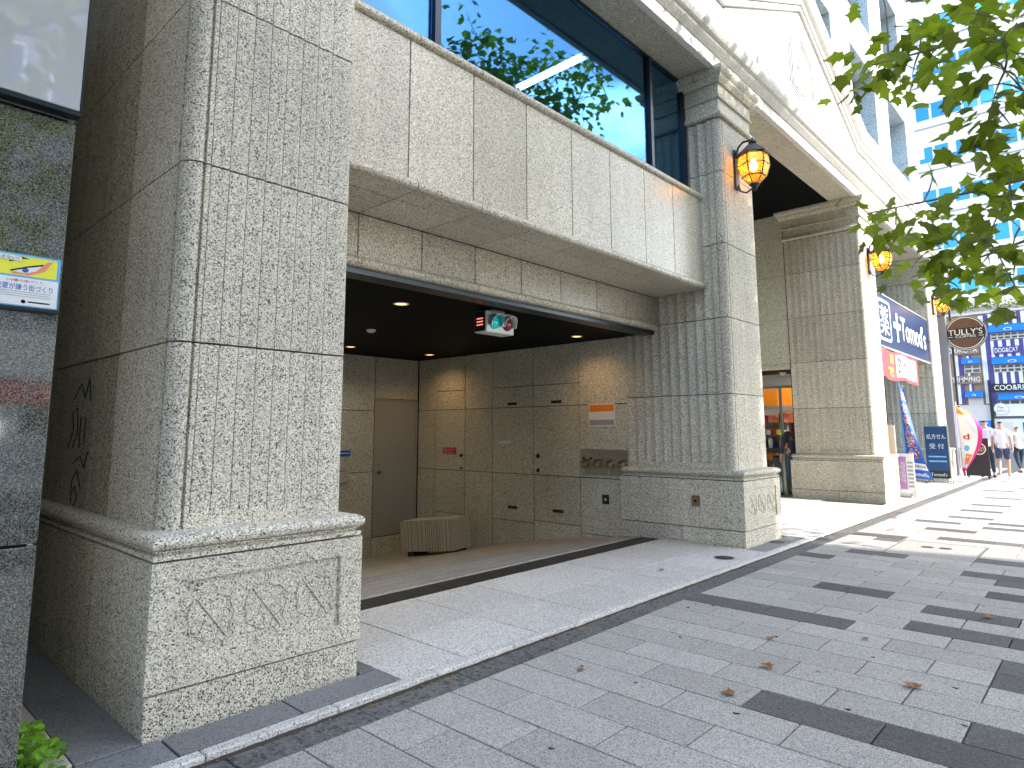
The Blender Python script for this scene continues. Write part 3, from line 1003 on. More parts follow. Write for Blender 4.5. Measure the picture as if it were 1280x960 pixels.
RK = [(0, 0.012), (.05, 0.012), (.055, .035), (.0, .04), (.0, .055), (.035, .06), (.035, .10), (.0, .104), (.0, .116), (.07, .120), (.075, .20), (.12, .225), (.17, .27), (.20, .33), (.205, .385), (.18, .40), (-.25, .41), (-.25, 0.0)]
part('raking_cornice', MB().sweep_path([(a, b) for a, b in RK], GP, -3.445), 'frieze', gab)
# hexagonal emblem frame and carved roundels
hexp = [(10.62, 7.12), (11.26, 7.02), (11.78, 7.25), (11.82, 7.95), (11.25, 8.28), (10.60, 7.95)]
for k, sc in enumerate((1.0, .88, .76)):
    c0 = (11.22, 7.62)
    pts = [(-3.44, c0[0] + (a - c0[0]) * sc, c0[1] + (b - c0[1]) * sc) for a, b in hexp]
    part('emblem_frame', MB().tube(pts + [pts[0]], .006, 6), 'joint', gab)
em = MB().lathe([(.16, -3.446), (.16, -3.43), (.11, -3.425), (.05, -3.40), (.01, -3.395)], (0, 11.22, 7.62), 'x', 20)
for a in range(8):
    t = a * math.pi / 4
    em.tube([(-3.435, 11.22 + .14 * math.cos(t), 7.62 + .14 * math.sin(t)), (-3.43, 11.22 + .27 * math.cos(t), 7.62 + .30 * math.sin(t))], [.03, .008], 6)
part('emblem', em, 'frieze', gab)
for yc in (9.45, 10.33, 11.24, 12.14, 13.02):
    rd = part('carved_roundel', MB().box(-3.448, yc - .25, 6.60, -3.425, yc + .25, 7.02, .006).lathe([(.15, -3.426), (.15, -3.41), (.11, -3.405), (.10, -3.42), (.05, -3.41), (.01, -3.40)], (0, yc, 6.81), 'x', 18)
              .tube([(-3.425, yc - .2, 6.65), (-3.42, yc - .1, 6.72), (-3.42, yc + .1, 6.9), (-3.425, yc + .2, 6.97)], .012, 6), 'frieze', ent)

# ---- recessed entrance between the second and third pillar
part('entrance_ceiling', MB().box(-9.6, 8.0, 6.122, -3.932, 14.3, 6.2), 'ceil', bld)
rw = part('entrance_wall', MB().box(-9.6, 14.16, 2.70, -4.93, 14.34, 6.12).box(-9.6, 14.16, 0, -6.9, 14.34, 2.70).box(-9.75, 7.82, 0, -9.62, 14.34, 6.12).box(-9.6, 7.81, 0, -5.0, 7.90, 6.12), 'joint', bld)
for z0, z1 in ((2.70, 2.815), (2.822, 3.775), (3.782, 4.735), (4.742, 5.6), (5.607, 6.118)):
    for a, b in ((-6.6, -4.945), (-8.1, -6.606), (-9.6, -8.106)):
        slab('wall_stone', 'garage', rw, a, 14.12, z0, b, 14.159, z1, .003)
for z0, z1 in ((.0, .915), (.922, 1.855), (1.862, 2.697)):
    slab('wall_stone', 'garage', rw, -8.1, 14.12, z0, -6.905, 14.159, z1, .003)
    slab('wall_stone', 'garage', rw, -9.6, 14.12, z0, -8.106, 14.159, z1, .003)
    for j in range(4):
        slab('wall_stone', 'garage', rw, -9.622, 7.92 + 1.55 * j, z0, -9.58, 7.914 + 1.55 * (j + 1), z1, .003)
for z0, z1 in ((2.704, 3.775), (3.782, 4.735), (4.742, 6.118)):
    for j in range(4):
        slab('wall_stone', 'garage', rw, -9.622, 7.92 + 1.55 * j, z0, -9.58, 7.914 + 1.55 * (j + 1), z1, .003)
# convenience store seen through the doorway
st = part('shop_interior', MB().add([(-9.5, 14.345, .012), (-4.7, 14.345, .012), (-4.7, 19.4, .012), (-9.5, 19.4, .012), (-9.5, 14.345, 2.95), (-4.7, 14.345, 2.95), (-4.7, 19.4, 2.95), (-9.5, 19.4, 2.95)],
          [(0, 1, 2, 3), (4, 7, 6, 5), (2, 6, 7, 3), (1, 5, 6, 2), (0, 3, 7, 4)]), 'floor_in', bld)
for yl in (15.6, 17.4):
    part('ceiling_panel_light', MB().box(-7.6, yl, 2.93, -5.2, yl + .28, 2.944), 'storelight', st)
part('orange_header', MB().box(-6.52, 16.50, 2.02, -5.72, 16.56, 2.45), 'orangelit', st)
df = part('entrance_door_frame', MB(), 'steel', bld) if False else None
part('shop_door_frame', MB().box(-5.86, 14.40, 0.02, -5.80, 14.46, 2.62).box(-5.74, 14.40, .02, -5.70, 14.46, 2.62).box(-5.38, 14.5, .02, -5.33, 14.56, 2.35).box(-5.70, 14.41, 2.33, -5.02, 14.47, 2.38), 'steel', st)
part('shop_door_pane', MB().box(-5.79, 14.42, .05, -5.745, 14.43, 2.6).box(-5.698, 14.43, .05, -5.385, 14.436, 2.32), 'clear', st)
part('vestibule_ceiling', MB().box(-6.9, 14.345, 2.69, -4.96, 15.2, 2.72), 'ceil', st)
part('dome_camera', MB().lathe([(.075, 2.69), (.07, 2.675), (.05, 2.64), (.01, 2.62)], (-5.35, 14.75, 0), 'z', 14), 'white', st)

# ---- third bay: shop front and its window above the navy sign
sh = part('shop_front', MB().box(-4.70, 15.16, 0.02, -4.62, 15.24, 3.1).box(-4.70, 20.36, .02, -4.62, 20.44, 3.1).box(-4.70, 15.24, 3.02, -4.62, 20.36, 3.1).box(-4.70, 17.76, .02, -4.62, 17.84, 3.02)
           .box(-4.70, 15.16, 4.45, -4.60, 20.44, 4.55).box(-4.70, 15.16, 6.02, -4.60, 20.44, 6.12).box(-4.70, 16.3, 4.55, -4.60, 16.37, 6.02).box(-4.70, 18.0, 4.55, -4.60, 18.07, 6.02).box(-4.70, 19.6, 4.55, -4.60, 19.67, 6.02), 'darkmetal', bld)
for a, b in ((15.245, 17.755), (17.845, 20.355)):
    part('pane', MB().box(-4.67, a, .03, -4.66, b, 3.015), 'glass', sh)
for a, b in ((15.17, 16.295), (16.375, 17.995), (18.075, 19.595), (19.675, 20.435)):
    part('pane', MB().box(-4.66, a, 4.555, -4.65, b, 6.015), 'glass', sh)
part('shop_wall', MB().box(-4.75, 15.16, 3.1, -4.605, 20.44, 4.45), 'garage', sh)
part('soffit_board', MB().box(-4.74, 15.1, 6.121, -3.932, 20.5, 6.2), 'stone2', sh)

# ---- upper storeys set back above the cornice
uw = part('upper_wall', MB().box(-9.5, 0.5, 7.3, -4.42, 22.6, 27.0), 'joint', bld)
OPY = [(1.9, 4.1), (5.5, 7.7), (9.1, 11.3), (12.75, 14.95), (16.42, 18.65), (20.02, 22.24)]
OPZ = [(8.3, 10.87), (12.0, 14.5), (15.65, 18.15), (19.3, 21.8), (22.95, 25.4)]
py = [0.4] + [v for p_ in OPY for v in p_] + [22.75]
for i in range(0, len(py), 2):
    zs = [7.45]
    for a, b in OPZ:
        zs += [(a + b) / 2 - .02, b + .0]
    zs.append(27.0)
    for z0, z1 in zip(zs[:-1], zs[1:]):
        slab('pier_stone', 'upper', uw, -4.44, py[i], z0 + .004, -3.90, py[i + 1], z1 - .004, .006)
bz = [7.45] + [v for p_ in OPZ for v in p_] + [27.0]
for a, b in OPY:
    for i in range(0, len(bz), 2):
        slab('spandrel_stone', 'upper', uw, -4.44, a + .004, bz[i], -3.903, b - .004, bz[i + 1], .006)
    for z0, z1 in OPZ:
        uwi = slab('upper_window', 'darkmetal', bld, -4.42, a + .006, z0 + .006, -4.39, b - .006, z1 - .006, .002)
        slab('pane', 'bluepane', uwi, -4.388, a + .07, z0 + .07, -4.372, (a + b) / 2 - .03, z1 - .07, .001)
        slab('pane', 'bluepane', uwi, -4.388, (a + b) / 2 + .03, z0 + .07, -4.372, b - .07, z1 - .07, .001)
part('upper_side_wall', MB().box(-9.5, 22.6, 0.0, -3.92, 22.74, 27.0).box(-9.5, 21.66, 0.0, -4.6, 22.6, 7.3).box(-9.5, 0.42, 6.2, -4.44, .5, 27), 'white_stone', bld)
part('roof_slab', MB().box(-9.6, 0.3, 27.0, -3.8, 22.9, 27.4), 'white_stone', bld)

# ================================================================ NEIGHBOUR'S WALL, SIGN BOX AND POSTER (left edge)
nb = thing('neighbour_wall', 'polished dark granite wall of the neighbouring shop at the left edge', 'wall', (-3.5, -1.0, 0))
part('wall_core', MB().box(-9.4, -6.0, 0.0, -3.232, 0.645, 7.9), 'joint', nb)
for z0, z1 in ((.0, .955), (.961, 1.90), (1.905, 2.73), (2.735, 3.7), (3.706, 5.2), (5.206, 6.7), (6.706, 7.9)):
    for a, b in ((-1.05, .672), (-2.8, -1.056), (-4.5, -2.806), (-6.0, -4.506)):
        slab('granite_panel', 'blackstone', nb, -3.231, a, z0 + .003, -3.20, b, z1 - .003, .002)
    slab('side_panel', 'white_stone', nb, -9.4, .646, z0 + .003, -3.232, .671, z1 - .003, .002)  # unseen side, made pale to bounce light into the alley
part('ledge', MB().box(-3.199, -6.0, 1.885, -3.175, .672, 1.902, .004), 'darkmetal', nb)
sb = thing('sign_box', 'large white glossy sign box fixed high on the dark granite wall', 'sign', (-3.1, -0.6, 2.74))
part('face', MB().box(-3.16, -1.70, 2.765, -3.135, .668, 6.0, .003), 'lightbox', sb)
part('frame', MB().box(-3.199, -1.72, 2.745, -3.14, .676, 2.764).box(-3.199, .669, 2.764, -3.134, .676, 6.0).box(-3.199, -1.72, 2.764, -3.161, .668, 6.0), 'darkmetal', sb)
ps = thing('poster', 'yellow and white crime prevention poster with painted glaring eyes on the granite wall', 'poster', (-3.19, 0.42, 1.905))
px_ = -3.197
part('sheet', MB().box(px_, .20, 1.905, px_ + .004, .664, 2.118), 'skyblue', ps)
def pp(name, pts, mat, t=.0008, lay=0):
    c = (sum(p[0] for p in pts) / len(pts), sum(p[1] for p in pts) / len(pts))
    return poly_plate(name, [(a - c[0], b - c[1]) for a, b in pts], mat, ps, (px_ + .0042 + lay * .0009, c[0], c[1]), UY, UZ, t)
pp('yellow_panel', [(.208, 2.030), (.652, 2.030), (.652, 2.110), (.208, 2.110)], 'yellow')
for a, b in ((.206, .433), (.437, .660)):
    pp('white_panel', [(a, 1.909), (b, 1.909), (b, 2.022), (a, 2.022)], 'white')
for s, c in ((1, .56), (-1, .30)):
    def f(pts):
        return [(c + s * (u - .06), 2.036 + v) for u, v in pts]
    pp('eye_shadow', f([(-.0, .0), (.06, -.002), (.11, .022), (.135, .066), (.12, .064), (.09, .035), (.03, .022)]), 'salmon', lay=1)
    pp('eye_white', f([(.0, .008), (.045, .004), (.08, .018), (.10, .042), (.05, .030)]), 'white', lay=2)
    pp('eye_line', f([(-.005, .012), (.05, .034), (.105, .052), (.10, .043), (.05, .028), (.0, .007)]), 'black', lay=3)
    pp('iris', [(c + s * (-.015) + .011 * math.cos(k * .6), 2.053 + .010 * math.sin(k * .6)) for k in range(10)], 'blue', lay=3)
    pp('eyebrow', f([(-.01, .044), (.03, .062), (.055, .066), (.03, .072), (-.005, .07)]), 'black', lay=2)
pp('caption_strip', [(.36, 2.09), (.53, 2.088), (.53, 2.106), (.36, 2.108)], 'white', lay=3)
lettering('犯罪を見逃さない！', 'black', ps, (px_ + .0082, .445, 2.098), UY, UZ, fit=(.15, .013), extrude=.0004)
for c in (.32, .548):
    lettering('犯罪が嫌う街づくり', 'blue', ps, (px_ + .0053, c, 1.983), UY, UZ, fit=(.19, .026), extrude=.0004)
    lettering('110番の街づくり', 'red', ps, (px_ + .0053, c, 2.009), UY, UZ, fit=(.12, .011), extrude=.0004)
    for k in range(3):
        pp('text_line', [(c - .09, 1.945 + k * .009), (c + .09, 1.945 + k * .009), (c + .09, 1.947 + k * .009), (c - .09, 1.947 + k * .009)], 'greytext', lay=0)
    pp('badge', [(c + .0 + .008 * math.cos(k * .63), 1.925 + .008 * math.sin(k * .63)) for k in range(10)], 'blue', lay=0)
    pp('foot_line', [(c + .015, 1.922), (c + .09, 1.922), (c + .09, 1.928), (c + .015, 1.928)], 'blue', lay=0)

# weeds growing at the foot of the neighbour's wall
def leaf_shape(n_lobes=5, s=1.0, cup=.12):
    """palmate lobed leaf, fan of triangles, stalk at origin, pointing +Y"""
    out = []
    spec = [(-150, .30), (-122, .44), (-95, .34), (-70, .62), (-48, .40), (-26, .46), (0, .74), (26, .46), (48, .40), (70, .62), (95, .34), (122, .44), (150, .30)]
    vs = [(0, .30 * s, 0)]
    for a, r in spec:
        x, y_ = r * math.sin(R(a)) * s, (.30 + r * math.cos(R(a))) * s
        vs.append((x, y_, -cup * s * (abs(x) / s) ** 1.3 + random.uniform(-.03, .03) * s - .10 * s * max(0, y_ / s - .5)))
    vs.append((0, -.02 * s, 0))
    n = len(spec)
    fs = [(0, i, i + 1) for i in range(1, n)] + [(0, n, n + 1), (0, n + 1, 1)]
    return vs, fs
def small_leaf():
    vs = [(0, 0, 0), (-.4, .35, .06), (-.3, .85, .02), (0, 1.0, -.05), (.3, .85, .02), (.4, .35, .06)]
    return vs, [(0, 5, 4, 3, 2, 1)]
def scatter_leaves(items, shape):
    """items = (position, size, matrix) -> one mesh"""
    mb = MB()
    for p, s, m in items:
        vs, fs = shape() if callable(shape) else shape
        mb.add([Vector(p) + m @ (Vector(v) * s) for v in vs], fs)
    return mb
def rmat(tilt=1.0):
    return (Matrix.Rotation(random.uniform(0, 6.28), 3, 'Z') @ Matrix.Rotation(random.gauss(0, .5) * tilt, 3, 'X') @ Matrix.Rotation(random.gauss(0, .5) * tilt, 3, 'Y'))
for wx, wy, n_, hh, lab in ((-3.40, .74, 190, .19, 'bright green weed sprouting at the foot of the dark granite wall'),):
    wd = thing('weed', lab, 'plant', (wx, wy, .014))
    it, stem = [], MB()
    for k in range(n_):
        a, r_ = random.uniform(0, 6.28), random.random() ** .6 * .19
        h_ = hh * (1.05 - (r_ / .19) ** 2 * .7) * random.uniform(.55, 1)
        p = Vector((wx + r_ * 1.5 * math.cos(a), wy + .02 + r_ * .5 * math.sin(a), .014 + h_))
        it.append((p, random.uniform(.022, .045), rmat(.8)))
        if k % 3 == 0:
            stem.tube([(wx + r_ * .4 * math.cos(a), wy + r_ * .3 * math.sin(a), .012), p], .0016, 4)
    part('leaves', scatter_leaves(it, small_leaf()), 'weed', wd)
    part('stems', stem, 'weed', wd)
ms = []
for k in range(160):
    yy = random.choice([random.uniform(1.2, 8.5), random.gauss(2.35, .25), random.gauss(3.0, .1)])
    ms.append(((random.gauss(-2.975, .012), yy, random.uniform(-.012, .002)), random.uniform(.006, .016), rmat(.6)))
for k in range(60):
    ms.append(((random.gauss(-4.32, .02), random.gauss(2.92, .035), .031), random.uniform(.008, .02), rmat(.3)))
mo = part('moss', scatter_leaves(ms, small_leaf()), 'moss', None)
mo['kind'] = 'stuff'

# ================================================================ GARAGE FIXTURES
tl = thing('traffic_signal', 'small two-lens exit signal with red and green lenses under the garage ceiling', 'signal', (-4.9, 5.07, 2.72))
part('housing', MB().box(-5.03, 4.845, 2.462, -4.845, 5.285, 2.695, .008), 'white', tl)
part('bracket', MB().box(-4.98, 4.96, 2.694, -4.88, 5.17, 2.7255), 'whiteplastic', tl)
for yc, mt in ((4.96, 'greenlens'), (5.17, 'redlens')):
    ln = part('lens', MB().lathe([(.078, -4.846), (.076, -4.835), (.055, -4.818), (.02, -4.81), (.004, -4.809)], (0, yc, 2.575), 'x', 24), mt, tl)
    hd = MB()
    for k in range(15):
        a0, a1 = R(-25 + 230 * k / 15), R(-25 + 230 * (k + 1) / 15)
        for r0, r1 in ((.084, .090),):
            l0 = .11 * (.55 + .45 * math.sin(max(0, min(math.pi, a0))))
            l1 = .11 * (.55 + .45 * math.sin(max(0, min(math.pi, a1))))
            q = []
            for a, l in ((a0, l0), (a1, l1)):
                for r_ in (r0, r1):
                    q += [(-4.845, yc + r_ * math.cos(a), 2.575 + r_ * math.sin(a)), (-4.845 + l, yc + r_ * math.cos(a) * 1.03, 2.575 + r_ * math.sin(a) * 1.03 - l * .12)]
            hd.add(q, [(0, 1, 5, 4), (2, 6, 7, 3), (1, 3, 7, 5), (0, 4, 6, 2), (0, 2, 3, 1), (4, 5, 7, 6)])
    part('hood', hd, 'whiteplastic' if mt == 'redlens' else 'steel', ln)
sp = part('side_panel', MB().box(-5.015, 4.840, 2.475, -4.86, 4.8445, 2.685), 'darkmetal', tl)
for k in range(3):
    part('led_bar', MB().box(-4.985, 4.8365, 2.535 + k * .034, -4.89, 4.8398, 2.549 + k * .034), 'ledred', sp)
hy = thing('hydrant_panel', 'steel wall panel with four brass hose valves and chains beside the fluted pillar', 'hydrant', (-5.34, 7.72, .785))
part('plate', MB().box(-5.742, 7.706, .787, -4.938, 7.7195, 1.142, .003), 'steel', hy)
for k, x in enumerate((-5.655, -5.445, -5.225, -5.02)):
    v_ = part('hose_valve', MB().lathe([(.066, 7.705), (.066, 7.69), (.048, 7.685), (.048, 7.655), (.06, 7.65), (.06, 7.635), (.035, 7.628), (.012, 7.62), (.004, 7.618)], (x, 0, .94), 'y', 18)
              .tube([(x - .075, 7.675, .94), (x + .075, 7.675, .94)], .009, 6), 'brass', hy)
    if k in (0, 2):
        ch = [(x - .045 + .01 * math.sin(t * 5) + (.06 * t), 7.645, .95 - .17 * t) for t in [i / 10 for i in range(11)]]
        part('chain', MB().tube(ch, .008, 5), 'steel', v_)
for x in (-5.70, -5.57):
    part('label_plate', MB().box(x - .022, 7.702, 1.0, x + .022, 7.7055, 1.03), 'black', hy)
nt_ = thing('notice_plate', 'small orange white and grey notice plate above the hose valves', 'sign', (-5.38, 7.72, 1.45))
part('plate', MB().box(-5.60, 7.711, 1.463, -5.15, 7.7195, 1.79, .002), 'whiteplastic', nt_)
part('orange_band', MB().box(-5.585, 7.7085, 1.68, -5.165, 7.7105, 1.775), 'orange', nt_)
part('grey_band', MB().box(-5.585, 7.7085, 1.485, -5.165, 7.7105, 1.56), 'greytext', nt_)
rs_ = thing('fire_sign', 'small red notice plate with white characters on the back of the garage wall', 'sign', (-8.63, 7.72, 1.0))
part('plate', MB().box(-8.80, 7.714, 1.012, -8.455, 7.7195, 1.122), 'red', rs_)
lettering('防火シャッター', 'white', rs_, (-8.628, 7.7135, 1.083), UX, UZ, fit=(.29, .042), extrude=.0006)
lettering('物を置かない', 'white', rs_, (-8.628, 7.7135, 1.035), UX, UZ, fit=(.24, .03), extrude=.0006)
bs = thing('blue_notice', 'tiny blue notice on the back wall left of the steel door', 'sign', (-9.5, 6.15, 1.0))
part('plate', MB().box(-9.499, 6.02, 1.0, -9.490, 6.27, 1.09), 'blue', bs)
part('white_line', MB().box(-9.4895, 6.04, 1.04, -9.488, 6.25, 1.052), 'white', bs)
ic = thing('intercom_box', 'flat beige box on the back wall left of the steel door', 'box', (-9.5, 6.12, .6))
part('cover', MB().box(-9.499, 5.98, .56, -9.465, 6.23, .83, .006), 'concrete', ic)
part('grille', MB().box(-9.4655, 6.05, .74, -9.462, 6.16, .78), 'greytext', ic)
for (nm, lab, x, y, z, m_) in (('key_switch', 'square steel key switch plate below the hose valves', -5.338, 7.7195, .45, 'whiteplastic'), ('push_button', 'square brass button plate on the plinth of the second pillar', -3.918, 7.6185, .537, 'iron')):
    ks = thing(nm, lab, 'switch', (x, y, z))
    part('plate', MB().box(x - .058, y - .010, z - .065, x + .058, y - .0005, z + .065, .003), 'channel' if m_ == 'whiteplastic' else 'brass', ks)
    part('button', MB().lathe([(.018, y - .0105), (.018, y - .016), (.004, y - .018)], (x, 0, z), 'y', 14), m_, ks)
cb = thing('concrete_block', 'ribbed pale concrete block resting on the garage ramp', 'block', (-8.0, 6.9, -.46))
A_, B_, C_ = Vector((-8.5, 6.62, -.49)), Vector((-7.5, 6.82, -.385)), Vector((-7.6, 7.28, -.385))
e1, e2 = (B_ - A_), (C_ - B_)
e3 = e1.cross(e2).normalized() * .47
cbm, core_ = MB(), MB()
def hexa(mb, o, a, b, c):
    mb.add([o, o + a, o + a + b, o + b, o + c, o + a + c, o + a + b + c, o + b + c], [(3, 2, 1, 0), (4, 5, 6, 7), (0, 1, 5, 4), (1, 2, 6, 5), (2, 3, 7, 6), (3, 0, 4, 7)])
hexa(cbm, A_ + e2 * .02, e1, e2 * .98, e3)
part('body', cbm, 'concrete', cb)
for k in range(26):
    rb = MB()
    wd_ = random.uniform(.5, .8)
    hexa(rb, A_ + e1 * (k / 26 + .004), e1 * (wd_ / 26), e2 * random.uniform(.03, .05) - e2 * .035 + e2 * .02, e3 * .995)
    hexa(rb, A_ + e1 * (k / 26 + .004) - e2 * random.uniform(.005, .03), e1 * (wd_ / 26), e2 * .04, e3 * .995)
    part('rib', rb, 'concrete', cb)
for t in (.12, .85):
    ft = MB()
    hexa(ft, A_ + e1 * t - Vector((0, 0, .09)), e1 * .12, e2 * .8, Vector((0, 0, .088)))
    part('foot', ft, 'black', cb)

# ================================================================ WALL LANTERNS on the pillar fronts
def make_lantern(x, y, z):
    t = thing('wall_lantern', '', 'lantern', (x, y, z), group='iron wall lanterns on the pillar fronts')
    c = (.26, 0)
    part('back_plate', MB().box(.001, -.07, -.30, .025, .07, .30, .01).lathe([(.05, .02), (.05, .05), (.02, .06)], (0, 0, .22), 'x', 12), 'iron', t, world=False)
    part('arm', MB().tube([(.02, 0, .22), (.05, 0, .33), (.12, 0, .39), (.22, 0, .39), (.26, 0, .36)], .016, 8), 'iron', t, world=False)
    part('lower_arm', MB().tube([(.02, 0, -.22), (.06, 0, -.33), (.14, 0, -.37), (.22, 0, -.33), (.26, 0, -.27)], .013, 8), 'iron', t, world=False)
    def ring(r, zz, n=6):
        return [(c[0] + r * math.cos(R(60 * k + 30)), r * math.sin(R(60 * k + 30)), zz) for k in range(n)]
    lv = [(.13, .16), (.20, .06), (.215, -.02), (.16, -.16), (.075, -.26)]
    rf = MB()
    r0, r1 = ring(.245, .15), ring(.05, .33)
    r00 = ring(.235, .135)
    rf.add(r00 + r0 + r1, [tuple(range(6))[::-1], tuple(range(12, 18))] + [(k, (k + 1) % 6, 6 + (k + 1) % 6, 6 + k) for k in range(6)] + [(6 + k, 6 + (k + 1) % 6, 12 + (k + 1) % 6, 12 + k) for k in range(6)])
    rf.lathe([(.05, .33), (.06, .345), (.03, .37), (.012, .41), (.003, .42)], (c[0], 0, 0), 'z', 12)
    part('roof', rf, 'iron', t, world=False)
    fr = MB()
    RG = [ring(.205, .135), ring(.222, -.01), ring(.165, -.17), ring(.07, -.27)]
    for k in range(6):
        fr.tube([q[k] for q in RG], .0085, 5)
        for q in RG:
            fr.tube([q[k], q[(k + 1) % 6]], .0085, 5)
    fr.lathe([(.07, -.27), (.075, -.285), (.04, -.31), (.03, -.34), (.012, -.37), (.002, -.375)], (c[0], 0, 0), 'z', 12)
    part('cage', fr, 'iron', t, world=False)
    for i in range(3):
        pn = MB()
        for k in range(6):
            a, b, d, e = RG[i][k], RG[i][(k + 1) % 6], RG[i + 1][(k + 1) % 6], RG[i + 1][k]
            pn.add([a, b, d, e], [(0, 3, 2, 1)])
        me = pn.mesh('glass_pane', smooth=False)
        link('glass_pane', me, 'amber', t, world=False)
    bl = part('bulb', MB().lathe([(.015, .10), (.03, .08), (.055, .01), (.05, -.04), (.02, -.08), (.003, -.085)], (c[0], 0, 0), 'z', 14), 'lamp', t, world=False)
    L = bpy.data.lights.new('lantern_glow', 'POINT')
    L.energy = 0.5
    L.color = (1.0, .62, .25)
    L.shadow_soft_size = .05
    lo = bpy.data.objects.new('lantern_glow', L)
    COL.objects.link(lo)
    lo.parent = t
    lo.location = (c[0], 0, -.0)
    return t
def copy_tree(o, parent=None):
    c = o.copy()
    COL.objects.link(c)
    if parent is not None:
        c.parent = parent
    for k in [q for q in bpy.data.objects if q.parent == o and q != c]:
        copy_tree(k, c)
    return c
l0 = make_lantern(-3.415, 8.14, 4.86)
l0.scale = (.93, .93, .93)
l0['label'] = 'large lit amber lantern on the second pillar next to the window'
l1 = copy_tree(l0)
l1.location = (-3.415, 14.55, 4.86)
l1['label'] = 'lit amber lantern on the third pillar above the navy sign'
l2 = copy_tree(l0)
l2.location = (-3.415, 21.0, 4.86)
l2['label'] = 'farthest lit amber lantern near the round brown sign'

# ================================================================ SHOP SIGNS
tm = thing('pharmacy_sign', 'long navy pharmacy sign with white lettering between two pillars', 'sign', (-3.5, 17.8, 3.2))
part('box', MB().box(-3.75, 15.08, 3.22, -3.50, 20.47, 4.36, .01), 'navy', tm)
part('edge_strip', MB().box(-3.752, 15.08, 3.17, -3.49, 20.47, 3.218).box(-3.752, 15.08, 4.362, -3.49, 20.47, 4.39), 'steel', tm)
xs_ = -3.4985
fr_ = MB()
o_, i_ = rrect(1.06, .92, .14), rrect(.94, .80, .10)
n_ = len(o_)
fr_.add([(xs_, 15.87 + a, 3.80 + b) for a, b in o_] + [(xs_, 15.87 + a, 3.80 + b) for a, b in i_] + [(xs_ + .006, 15.87 + a, 3.80 + b) for a, b in o_] + [(xs_ + .006, 15.87 + a, 3.80 + b) for a, b in i_],
        [(2 * n_ + k, 2 * n_ + (k + 1) % n_, 3 * n_ + (k + 1) % n_, 3 * n_ + k) for k in range(n_)] + [(k, (k + 1) % n_, 2 * n_ + (k + 1) % n_, 2 * n_ + k) for k in range(n_)] + [(n_ + (k + 1) % n_, n_ + k, 3 * n_ + k, 3 * n_ + (k + 1) % n_) for k in range(n_)])
part('emblem_border', fr_, 'white', tm)
lettering('薬', 'white', tm, (xs_, 15.87, 3.80), UY, UZ, fit=(.74, .66), bold=.0)
part('cross', MB().box(xs_, 16.66, 3.73, xs_ + .006, 17.30, 3.87).box(xs_ + .001, 16.91, 3.42, xs_ + .007, 17.05, 4.10), 'white', tm)
lettering("Tomod's", 'white', tm, (xs_, 18.72, 3.80), UY, UZ, fit=(2.75, .60), bold=.012)
# banner below the sign (cloth, slightly waved)
bn = thing('sale_banner', 'red and white sale banner hanging under the navy pharmacy sign', 'banner', (-3.5, 16.9, 2.5))
def bwave(a, b):
    return .02 * math.sin(a * 4.2) + .015 * math.sin(a * 9 + 1)
def cloth(name, y0, y1, z0, z1, mat, dx, nu=24, nv=6, t=.003):
    vs, fs = [], []
    for s in (0, 1):
        for i in range(nu + 1):
            for j in range(nv + 1):
                y_, z_ = y0 + (y1 - y0) * i / nu, z0 + (z1 - z0) * j / nv
                vs.append((-3.49 + dx + s * t + bwave(y_, z_), y_, z_ + .03 * math.sin(y_ * 3)))
    k0 = (nu + 1) * (nv + 1)
    for i in range(nu):
        for j in range(nv):
            a, b, c_, d = i * (nv + 1) + j, (i + 1) * (nv + 1) + j, (i + 1) * (nv + 1) + j + 1, i * (nv + 1) + j + 1
            fs += [(d, c_, b, a), (k0 + a, k0 + b, k0 + c_, k0 + d)]
    return part(name, MB().add(vs, fs), mat, bn)
cloth('cloth', 15.10, 18.75, 2.52, 3.16, 'red', .0)
cloth('white_field', 16.55, 18.55, 2.60, 3.10, 'white', .005)
def bw(o, a, b):
    return Vector((-3.49 + .010 + bwave(o.y + a, 0), o.y + a, o.z + b + .03 * math.sin((o.y + a) * 3)))
lettering('d', 'red', bn, (-3.47, 17.45, 2.88), UY, UZ, fit=(.30, .34), warp=bw, bold=.02)
lettering('ポイント', 'greytext', bn, (-3.47, 17.4, 2.66), UY, UZ, fit=(.5, .07), warp=bw)
lettering('3%', 'navy', bn, (-3.47, 16.82, 2.86), UY, UZ, fit=(.36, .36), warp=bw, bold=.03)
lettering('●', 'skyblue', bn, (-3.47, 18.15, 2.84), UY, UZ, fit=(.5, .42), warp=bw)
lettering('で!', 'yellow', bn, (-3.47, 16.1, 2.70), UY, UZ, fit=(.4, .22), warp=bw, bold=.02)
lettering('!!', 'yellow', bn, (-3.47, 16.2, 3.0), UY, UZ, fit=(.3, .2), warp=bw, bold=.02)

# round coffee sign on a grey post
gp = thing('grey_post', 'square grey steel post at the far end of the granite building', 'post', (-3.37, 21.85, .03))
part('shaft', MB().box(-3.48, 21.75, .03, -3.265, 21.95, 5.4, .008), plain('grey_post_paint', (.16, .18, .22), .5), gp)
part('cap', MB().box(-3.50, 21.73, 5.401, -3.245, 21.97, 5.44), 'darkmetal', gp)
part('base_plate', MB().box(-3.52, 21.71, .0302, -3.225, 21.99, .05), 'darkmetal', gp)
pl = thing('thin_pole', 'thin dark pole standing next to the grey post', 'pole', (-3.17, 21.9, .03))
part('rod', MB().tube([(-3.17, 21.9, .03), (-3.17, 21.9, 5.2)], .03, 10), 'iron', pl)
part('foot', MB().lathe([(.08, .03), (.08, .045), (.035, .06)], (-3.17, 21.9, 0), 'z', 14), 'iron', pl)
tu = thing('coffee_sign', 'round brown coffee shop sign projecting from the grey post', 'sign', (-2.84, 21.88, 3.6))
cx_, cz_, yd = -2.835, 4.11, 21.84
